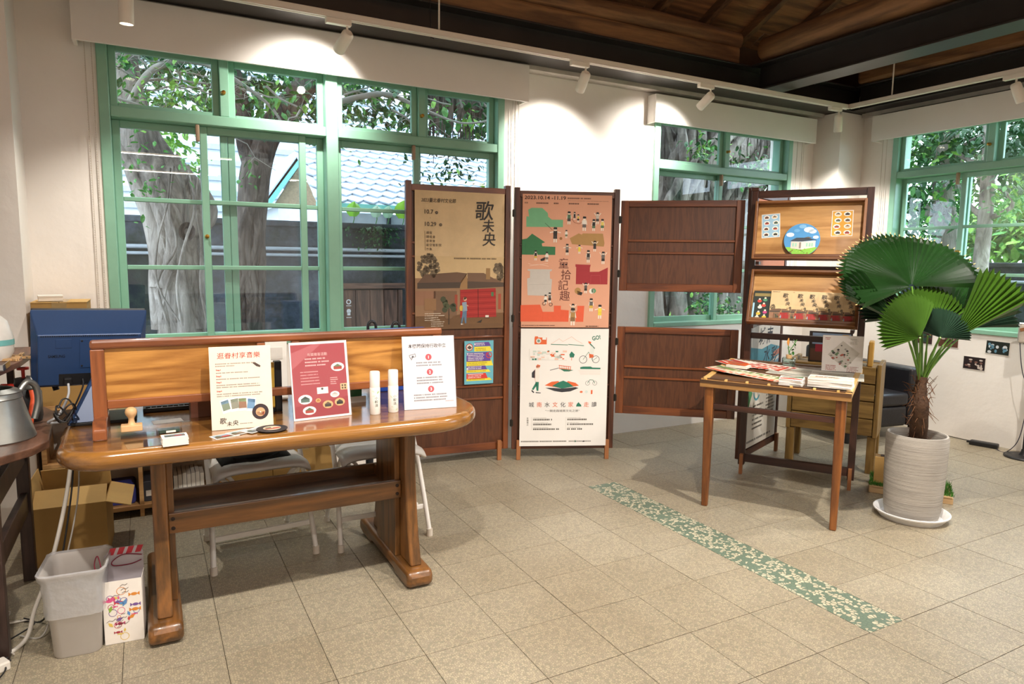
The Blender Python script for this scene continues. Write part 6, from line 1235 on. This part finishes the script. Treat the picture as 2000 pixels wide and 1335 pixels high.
leaf_on(1635, 735, .26, .20, R(4), .0032, '#e2dccf', ('#b4b1a4', '#d6cfbe', '#c2bfb0'), 'large grey and beige fold-out map under the right-hand stack', None, seed=9, name='fold_out_map')
for i in range(9): leaf_on(1546, 752, .115, .085, R(1+rnd.uniform(-2, 2)), .006+.0038*i, '#f2eee8', ('#c9503c', '#efe9e0', '#5f7a58') if i == 8 else ('#f2eee8',), 'folded leaflet in the middle stack on the slanted table, %s from the bottom' % ORD[i] if i < 8 else 'top leaflet with red and green landscape on the middle stack', 'middle stack of leaflets', th=.0034, seed=80+i)
for i in range(13): leaf_on(1622, 757, .205, .10, R(-1+rnd.uniform(-1.5, 1.5)), .0075+.0034*i, '#f0ece4', ('#b9b7a8', '#e0b48c', '#d9d3c4') if i == 12 else ('#f0ece4',), 'white leaflet in the thick right stack on the slanted table, %s from the bottom' % ORD[i] if i < 12 else 'top leaflet with beige landscape on the thick right stack', 'thick right stack of leaflets', th=.003, seed=100+i)
# map card standing at the back
K = ZP(0, 0, 100, 96, .205, .20); r_ = random.Random(14)
K.P([(14, 52), (50, 14), (92, 46), (58, 88)], '#cfc8be')
for i in range(30):
    u, v = r_.random(), r_.random(); x = 14+36*u+42*v; y = 52-38*u+35*v; s_ = r_.uniform(2, 5); K.layer(2+i % 3).P([(x-s_, y), (x, y-s_*.7), (x+s_, y), (x, y+s_*.8)], r_.choice(('#5f7a5a', '#8a8078', '#3f3a3a', '#a85a4a', '#9a938a', '#6f8a66', '#d8d0c4')))
K.layer(1).Ls(6, 8, 14, 2, 4, 2, '#b0483f', seed=1).Ls(68, 10, 22, 4, 4, 2, '#b9b4ac', seed=2).Ls(10, 82, 26, 4, 4, 2, '#b0483f', seed=3).Ls(62, 84, 30, 4, 4, 2, '#a8706a', seed=4)
x, y = on_table(1602, 726); M = MT @ Matrix.Translation((x+.005, y-.0, .0095)) @ Matrix.Rotation(R(8), 4, 'Z') @ Matrix.Rotation(-R(13), 4, 'X'); sheet('map_card', M, .205, .20, '#efe9e4', 'white square card with an illustrated village map leaning at the table back', 'card', K, th=.003)
# jar with sprig
x, y = on_table(1540, 714); p = MT @ Vector((x, y, .0)); jr = empty('jar_with_sprig', p, 0, 'small glass jar of water with a cork and green sprig', 'jar')
MB().lathe([(.0, .001), (.036, .001), (.038, .004), (.038, .044), (.034, .05), (.033, .05), (.036, .043), (.036, .006), (0, .004)], 24).build('glass', glassy('jar_glass', (.88, .94, .92), 2.5, .02), jr, 50); MB().lathe([(0, .006), (.0352, .006), (.0352, .032), (0, .032)], 20).build('water', glassy('jar_water', (.80, .88, .86), 1.5, .0), jr, 40); MB().lathe([(0, .042), (.016, .042), (.017, .066), (0, .067)], 16).build('cork', m_beech, jr, 40)
sg_ = MB().tube(smoothpath([(0, 0, .06), (.004, 0, .09), (.02, -.01, .12), (.04, -.015, .155)], 4), .0025, 6).tube(smoothpath([(0, 0, .07), (-.008, 0, .10), (-.012, 0, .13)], 4), .0025, 6); sg_.build('stem', m_lf[1], jr, 70)
l_ = MB(); r_ = random.Random(3)
for k in range(8): leaves(l_, [Vector((.01+.012*(k % 3), -.005, .075+.012*k))], .03, r_, k % 2)
tag(l_.build('sprig_leaves', m_lf, jr), kind='stuff'); MB().grid(lambda u, v: (-.014+.022*(u-.5)*sin(pi*v), -.004*sin(pi*u), .12+.045*v), 6, 6).build('flower', mat('orange_petal', '#e09a4a', .6), jr, 180, solid=.002)
# ------------------------------------------------------------------ wooden crate bench behind the rack
m_cz = wood('crate_wood', '#6d5226', '#9a7a40', 'z', .6, bump=.15); m_cx = wood('crate_wood', '#6d5226', '#9a7a40', 'x', .6, bump=.15)
cr_ = empty('crate_bench', (3.77, 3.10, 0), R(-61), 'rough plank crate bench on legs behind the rack', 'bench'); Wc, Dc = .545, .30
for k in range(4): B(.03, Wc-.03, .0, .018, .245+k*.112, .35+k*.112).build('plank', m_cx, cr_, bevel=.003)
for k in range(4): B(.03, Wc-.03, Dc-.018, Dc, .245+k*.112, .35+k*.112).build('plank', m_cx, cr_, bevel=.003)
for x in (0, Wc-.026):
    for k in range(2): B(x, x+.026, -.004+k*.155, .148+k*.155, .235, .705).build('end_plank', m_cz, cr_, bevel=.004)
for (x, y) in ((.004, .004), (.004, Dc-.054), (Wc-.054, .004), (Wc-.054, Dc-.054)): B(x, x+.05, y, y+.05, 0, .24).build('leg', m_cz, cr_, bevel=.003)
for k in range(2): B(.026, Wc-.026, .01+k*.145, .148+k*.145, .66, .68).build('top_plank', m_cx, cr_, bevel=.003)
pbk = empty('picture_panel', (3.90, 3.06, .681), R(-58), 'dark picture panel with a red and white scene standing on the crate', 'picture'); B(0, .26, 0, .012, 0, .205).build('panel', mat('picture_dark', '#2a211c', .5), pbk, bevel=.002)
pr = Print(); pr.rect(.01, .25, .01, .09, '#55392a').rect(.02, .25, .12, .195, '#7a8ea8').layer(2).rect(.04, .10, .07, .12, '#8a2434').rect(.11, .14, .06, .15, '#4a5a48').disc(.17, .165, .03, '#d8dde4', .015).rect(.2, .24, .1, .19, '#b08a3c').layer(3).rect(.13, .19, .13, .14, '#3f62b0').disc(.2, .16, .012, '#b8433a'); pr.build('picture', pbk)
yb_ = empty('yellow_board', (4.03, 2.72, .681), R(-58), 'plain yellow wooden board standing on the crate end', 'board'); B(0, .03, .02, .14, 0, .16).build('board', mat('yellow_wood', '#c79a48', .6, var=.1), yb_, bevel=.006); B(-.004, 0, .04, .12, 0, .13).build('card', flat('#c8d4dc'), yb_)
# ------------------------------------------------------------------ black armchair
m_lea = mat('black_leather', '#1d1c20', .38, var=.15, scale=12, bump=.1, bscale=60)
ac = empty('armchair', (4.93, 3.42, 0), R(-8), 'low black leather armchair in the corner behind the palm', 'armchair')
for nm, bx in (('arm', (-.36, -.24, -.30, .30, .10, .55)), ('arm', (.24, .36, -.30, .30, .10, .55)), ('backrest', (-.24, .24, .17, .30, .10, .68)), ('seat_base', (-.24, .24, -.29, .17, .10, .26)), ('seat_cushion', (-.235, .235, -.30, .165, .26, .36))): B(*bx).build(nm, m_lea, ac, 40, .025, seg=4)
for x in (-.32, .32):
    for y in (-.26, .26): MB().lathe([(.018, 0), (.022, .10)], 12).build('leg', m_blk, ac, 50).location = (x, y, 0)
# ------------------------------------------------------------------ potted fan palm
PC = Vector((3.535, 2.075, 0))
def ribbed(name, col):
    mt = mat(name, col, .8, var=.28, scale=4, stretch=(1, 1, 90), bump=.4, bscale=9); return mt
m_pot = ribbed('ribbed_pot', '#aaa49b')
sa = empty('plant_saucer', PC, 0, 'white plastic saucer under the tall pot', 'saucer'); MB().lathe([(0, .0), (.15, .0), (.172, .03), (.18, .034), (.181, .040), (.176, .043), (.168, .038), (.146, .008), (0, .008)], 48).build('dish', mat('saucer_white', '#e8e6e4', .45), sa, 50)
pt = empty('palm_pot', PC+Vector((0, 0, .0085)), 0, 'tall pale grey ribbed pot holding the fan palm', 'pot'); MB().lathe([(0, 0), (.112, 0), (.126, .012), (.134, .05), (.142, .2), (.145, .36), (.1455, .43), (.140, .445), (.132, .447), (.127, .44), (.126, .42), (.122, .38), (0, .38)], 48).build('body', m_pot, pt, 50); MB().lathe([(0, .405), (.05, .402), (.1235, .398), (.1235, .385), (0, .385)], 28).build('soil', mat('soil', '#3a2a1e', .95, var=.35, scale=40, bump=.8, bscale=80), pt, 60)
pa = empty('fan_palm', PC+Vector((0, 0, .405)), 0, 'green fan palm with pleated leaves in the tall pot', 'plant')
m_fan = [mat('palm_leaf', '#1f3f1a', .25, var=.25, scale=6, spec=.6, space='World'), mat('palm_leaf_bright', '#3a5a18', .3, var=.2, scale=6, spec=.6, space='World'), mat('palm_leaf_dark', '#213829', .3, var=.25, scale=6, spec=.6, space='World')]
m_pet = mat('palm_petiole', '#5f8a34', .45, var=.2); m_fib = mat('palm_fibre', '#4a3322', .9, var=.4, scale=30, bump=.8, bscale=60)
def at_d(px_, py_, d): return Vector((0, 0, CAM_H))+ray(px_, py_)*d
def loc_(p): return Vector(p)-Vector(pa.location)
tkp = [loc_(PC+Vector((0, 0, .40))), loc_(at_d(1798, 800, 3.46)), loc_(at_d(1797, 765, 3.45)), loc_(at_d(1801, 735, 3.44))]
MB().tube(smoothpath(tkp, 5), [.042]*4+[.038]*4+[.031]*4+[.026]*4, 14).build('trunk', m_fib, pa, 60)
fb = MB(); r_ = random.Random(17)
for k in range(80):
    t = r_.random(); a = r_.uniform(0, 2*pi); b0 = smoothpath(tkp, 5)[int(t*14)]; d = Vector((cos(a), sin(a), 0)); fb.tube([b0+d*.030, b0+d*.042+Vector((0, 0, r_.uniform(-.02, .03))), b0+d*r_.uniform(.055, .085)+Vector((0, 0, r_.uniform(-.05, .05)))], [.0025, .002, .0008], 4)
tag(fb.build('fibre', mat('fibre_hair', '#6b472c', .9), pa), kind='stuff')
def fan(hub, d, ang, tilt, Rp, span, mi, face=0., fold=0., dep=0., nseg=None, tips=False):
    H = at_d(hub[0], hub[1], d); Rm = Rp/1333.3*d; a = R(ang)
    ax = (cr*cos(a)+cu*sin(a)-(-cf)*tilt).normalized()        # midrib direction
    nr = (-cf).lerp(cu, face); nr = (nr-ax*nr.dot(ax)).normalized(); sd = ax.cross(nr)
    n = nseg or max(10, int(span/5.2)); mb = MB(); rows = (.04, .3, .55, .78, .9, 1.0)
    vs = []
    for i in range(2*n+1):
        th = R(-span/2+span*i/(2*n)); z0 = (1 if i % 2 else -1)
        edge = 1-.10*(abs(th)/R(span/2))**3
        for rr in rows:
            L_ = rr*Rm*edge*(1. if rr < .95 else (1.0 if i % 2 == 0 else .90))
            w = cos(th)*L_; s_ = sin(th)*L_
            hgt = z0*.011*rr*(Rm/.28)*(1 if rr < .95 else .5)+fold*abs(s_)*.9-dep*(L_/Rm)**2*Rm+.0*th
            vs.append(H+ax*w+sd*s_+nr*hgt)
    k = len(rows); fs = []
    for i in range(2*n):
        for j in range(k-1): fs.append((i*k+j, i*k+j+1, (i+1)*k+j+1, (i+1)*k+j))
    mb.add([loc_(v) for v in vs], fs); o = mb.build('leaf_blade', m_fan[mi], pa)
    if tips:
        tm = MB()
        for i in range(0, 2*n+1, 2):
            e = loc_(vs[i*k+k-1]); b_ = loc_(vs[i*k+k-2]); dd = (e-b_).normalized(); tm.tube([e-dd*.004, e+dd*.007], [.003, .0015], 5)
        tag(tm.build('leaf_tip', mat('dry_tip', '#d8b878', .7), o), kind='stuff')
    base = Vector(tkp[-1])+Vector((r_.uniform(-.012, .012), r_.uniform(-.012, .012), -.03)); h = loc_(H); mid = base.lerp(h, .5)+Vector((0, 0, .03))
    MB().tube(smoothpath([base, mid, h], 7), [.006]*8+[.0042]*7, 8).build('petiole', m_pet, pa, 60)
fan((1781, 559), 3.40, 101, .75, 142, 214, 0, .15, .14, .04, tips=True)
fan((1745, 545), 3.62, 108, .2, 100, 110, 0, .1, .0, .1, tips=True); fan((1800, 545), 3.60, 78, .25, 92, 120, 2, .1, .0, .1, tips=True)
fan((1797, 659), 3.22, 128, .0, 92, 140, 1, .25, .05, .10)
fan((1812, 655), 3.36, 82, .1, 104, 104, 1, .25, .05, .1)
fan((1837, 659), 3.28, 78, .1, 62, 170, 2, .25, .2, .1)
fan((1861, 662), 3.28, 47, -.05, 172, 40, 1, .3, .2, .10)
fan((1868, 645), 3.45, 40, .1, 150, 50, 0, .3, .15, .1); fan((1850, 628), 3.60, 62, .2, 96, 110, 0, .3, .1, .1)
fan((1758, 632), 3.38, 142, .0, 146, 34, 0, .3, .5, .05); fan((1775, 622), 3.62, 146, .2, 100, 80, 2, .3, .1, .1)
fan((1900, 640), 3.75, 40, .3, 110, 80, 2, .3, .1, .1)
# ------------------------------------------------------------------ grass pallet with a wooden block, behind the pot
gp_ = empty('grass_pallet', (3.70, 2.43, 0), R(-57), 'small wooden pallet covered with artificial grass behind the pot', 'pallet')
m_pal = wood('pallet_wood', '#a5835a', '#c9a87c', 'x', .6)
for y in (.0, .11, .22): B(0, .42, y, y+.03, 0, .035).build('runner', m_pal, gp_, bevel=.002)
for x in range(5): B(.0+x*.085, .075+x*.085, -.005, .255, .035, .045).build('slat', m_pal, gp_, bevel=.002)
gm = MB(); r_ = random.Random(5)
for k in range(2600):
    x, y = r_.uniform(.0, .42), r_.uniform(-.005, .255); a = r_.uniform(0, 2*pi); h = r_.uniform(.018, .034); dx, dy = cos(a)*.002, sin(a)*.002; lx, ly = r_.uniform(-.012, .012), r_.uniform(-.012, .012)
    gm.add([(x-dx, y-dy, .045), (x+dx, y+dy, .045), (x+lx, y+ly, .045+h)], [(0, 1, 2)])
tag(gm.build('grass_mat', mat('artificial_grass', '#3f7a22', .6, var=.35, scale=30), gp_), kind='stuff')
wbk = empty('wooden_block', (3.77, 2.44, .055), R(-57), 'upright brown wooden block standing on the grass pallet', 'block'); B(-.01, .09, -.035, .05, 0, .155).build('body', m_card, wbk, bevel=.003); B(.02, .06, -.01, .03, .155, .158).build('top_slot', mat('slot_dark', '#4a3826', .8), wbk)
# ------------------------------------------------------------------ small photographs on the right-hand wall
PH = (('dark garden photo half hidden by the left palm leaf', 3.598, .715, .155, .095, ('#2c3a2c', '#4f6a3c', '#8aa05a', '#3a4a58')), ('photo of dark red jars behind the palm stems', 3.345, .70, .150, .10, ('#3a2422', '#6a3a2c', '#b08a4a', '#2a4a3c')),
      ('photo of brown bowls right of the palm stems', 3.150, .692, .155, .10, ('#5a3a2a', '#8a5a40', '#a8a098', '#3a2a22')), ('photo of people among plants, uppermost on the right wall', 2.80, .682, .162, .10, ('#232a26', '#3f5a3a', '#c9d0d4', '#5f8aa0')), ('photo of hands at a table, lowest on the right wall', 2.950, .545, .160, .10, ('#2a2020', '#7a5a50', '#c8bab0', '#3a78a0')))
for i, (lb, yy, zz, w_, h_, cs_) in enumerate(PH):
    pr = Print(); r_ = random.Random(i); pr.rect(.003, w_-.003, .003, h_-.003, cs_[0]).layer(2)
    for k in range(16): pr.layer(2+k % 4).disc(r_.uniform(.02, w_-.02), r_.uniform(.015, h_-.02), r_.uniform(.006, .016), r_.choice(cs_), r_.uniform(.006, .014), 8)
    sheet('wall_photo', PM(Vector((WC-.004, yy, 0)), R(-90), 0, 0, zz, 0) @ Matrix.Rotation(R(1.5-(i % 3)), 4, 'Y'), w_, h_, '#e4ded6', lb, 'photo', pr, th=.003, group='photos on the right wall', rough=.35)
# ------------------------------------------------------------------ speaker on a stand at the right edge
ss = empty('speaker_stand', (5.37, 2.405, 0), 0, 'black round-based stand at the right edge', 'stand'); MB().lathe([(0, 0), (.115, 0), (.118, .008), (.112, .016), (.03, .02), (.02, .04), (.016, .06), (0, .06)], 36).build('base', m_blk, ss, 45); MB().tube([(0, 0, .05), (.0, 0, .80)], .0125, 14).build('pole', m_blk, ss, 60); B(-.05, .05, -.05, .05, .80, .806).build('plate', m_blk, ss, bevel=.002)
sk = empty('box_speaker', (5.37, 2.415, .807), R(-62), 'pale grey box speaker with a leather strap on the stand', 'speaker'); B(-.09, .09, -.06, .06, 0, .13).build('body', mat('speaker_cloth', '#b9b0a4', .8, var=.06, scale=60, bump=.2, bscale=300), sk, bevel=.012); B(-.088, .088, -.058, .058, .13, .134).build('top_cap', flat('#e6e4e0', .4), sk, bevel=.002); MB().bar((-.085, -.063, .09), (-.02, -.063, .112), .004, .022).build('leather_strap', mat('tan_leather', '#8a5a34', .55), sk, None, .001)
cable('speaker_cable', [(5.35, 2.49, .81), (5.36, 2.48, .70), (5.36, 2.46, .60), (5.352, 2.41, .45), (5.355, 2.42, .25), (5.36, 2.45, .10), (5.39, 2.53, .006), (5.415, 2.60, .006)], .0028, '#20203a', 'dark cable hanging from the speaker to the adapter')
ad_ = empty('power_adapter', (5.44, 2.70, 0), R(-75), 'black power adapter lying on the floor by the right wall', 'adapter'); B(-.09, .09, -.03, .03, 0, .034).build('body', m_blk, ad_, bevel=.008); B(-.11, -.09, -.007, .007, .01, .024).build('plug_sleeve', m_blk, ad_, bevel=.002)
cable('adapter_cable', [(5.468, 2.805, .014), (5.48, 2.88, .008), (5.49, 3.0, .006), (5.45, 3.15, .006), (5.42, 3.3, .006)], .003, '#1c1c1e', 'black cable running behind the pot to the adapter')
# ------------------------------------------------------------------ last small things
a_, b_ = at_y(840, 4, 3.86), at_y(842, 72, 3.86)
cable('ceiling_cord', [(a_.x, 3.86, 2.84), a_, b_+Vector((0, 0, .01)), b_, (b_.x+.02, 3.87, b_.z-.004)], .003, '#16161a', 'thin black cord dropping beside the track over the desk')
p_ = at_z(812, 988, 0); wt = empty('plug_cover', (p_.x, p_.y, 0), R(20), 'small white plug cover on the floor by the right chair', 'plug cover'); MB().prism([(-.012, 0), (.012, 0), (.009, .02), (-.009, .02)], -.01, .01, 'xz').build('body', flat('#e8e4de'), wt, None, .002); B(-.006, .006, -.008, .008, .02, .024).build('cap', flat('#d8d4cc'), wt)
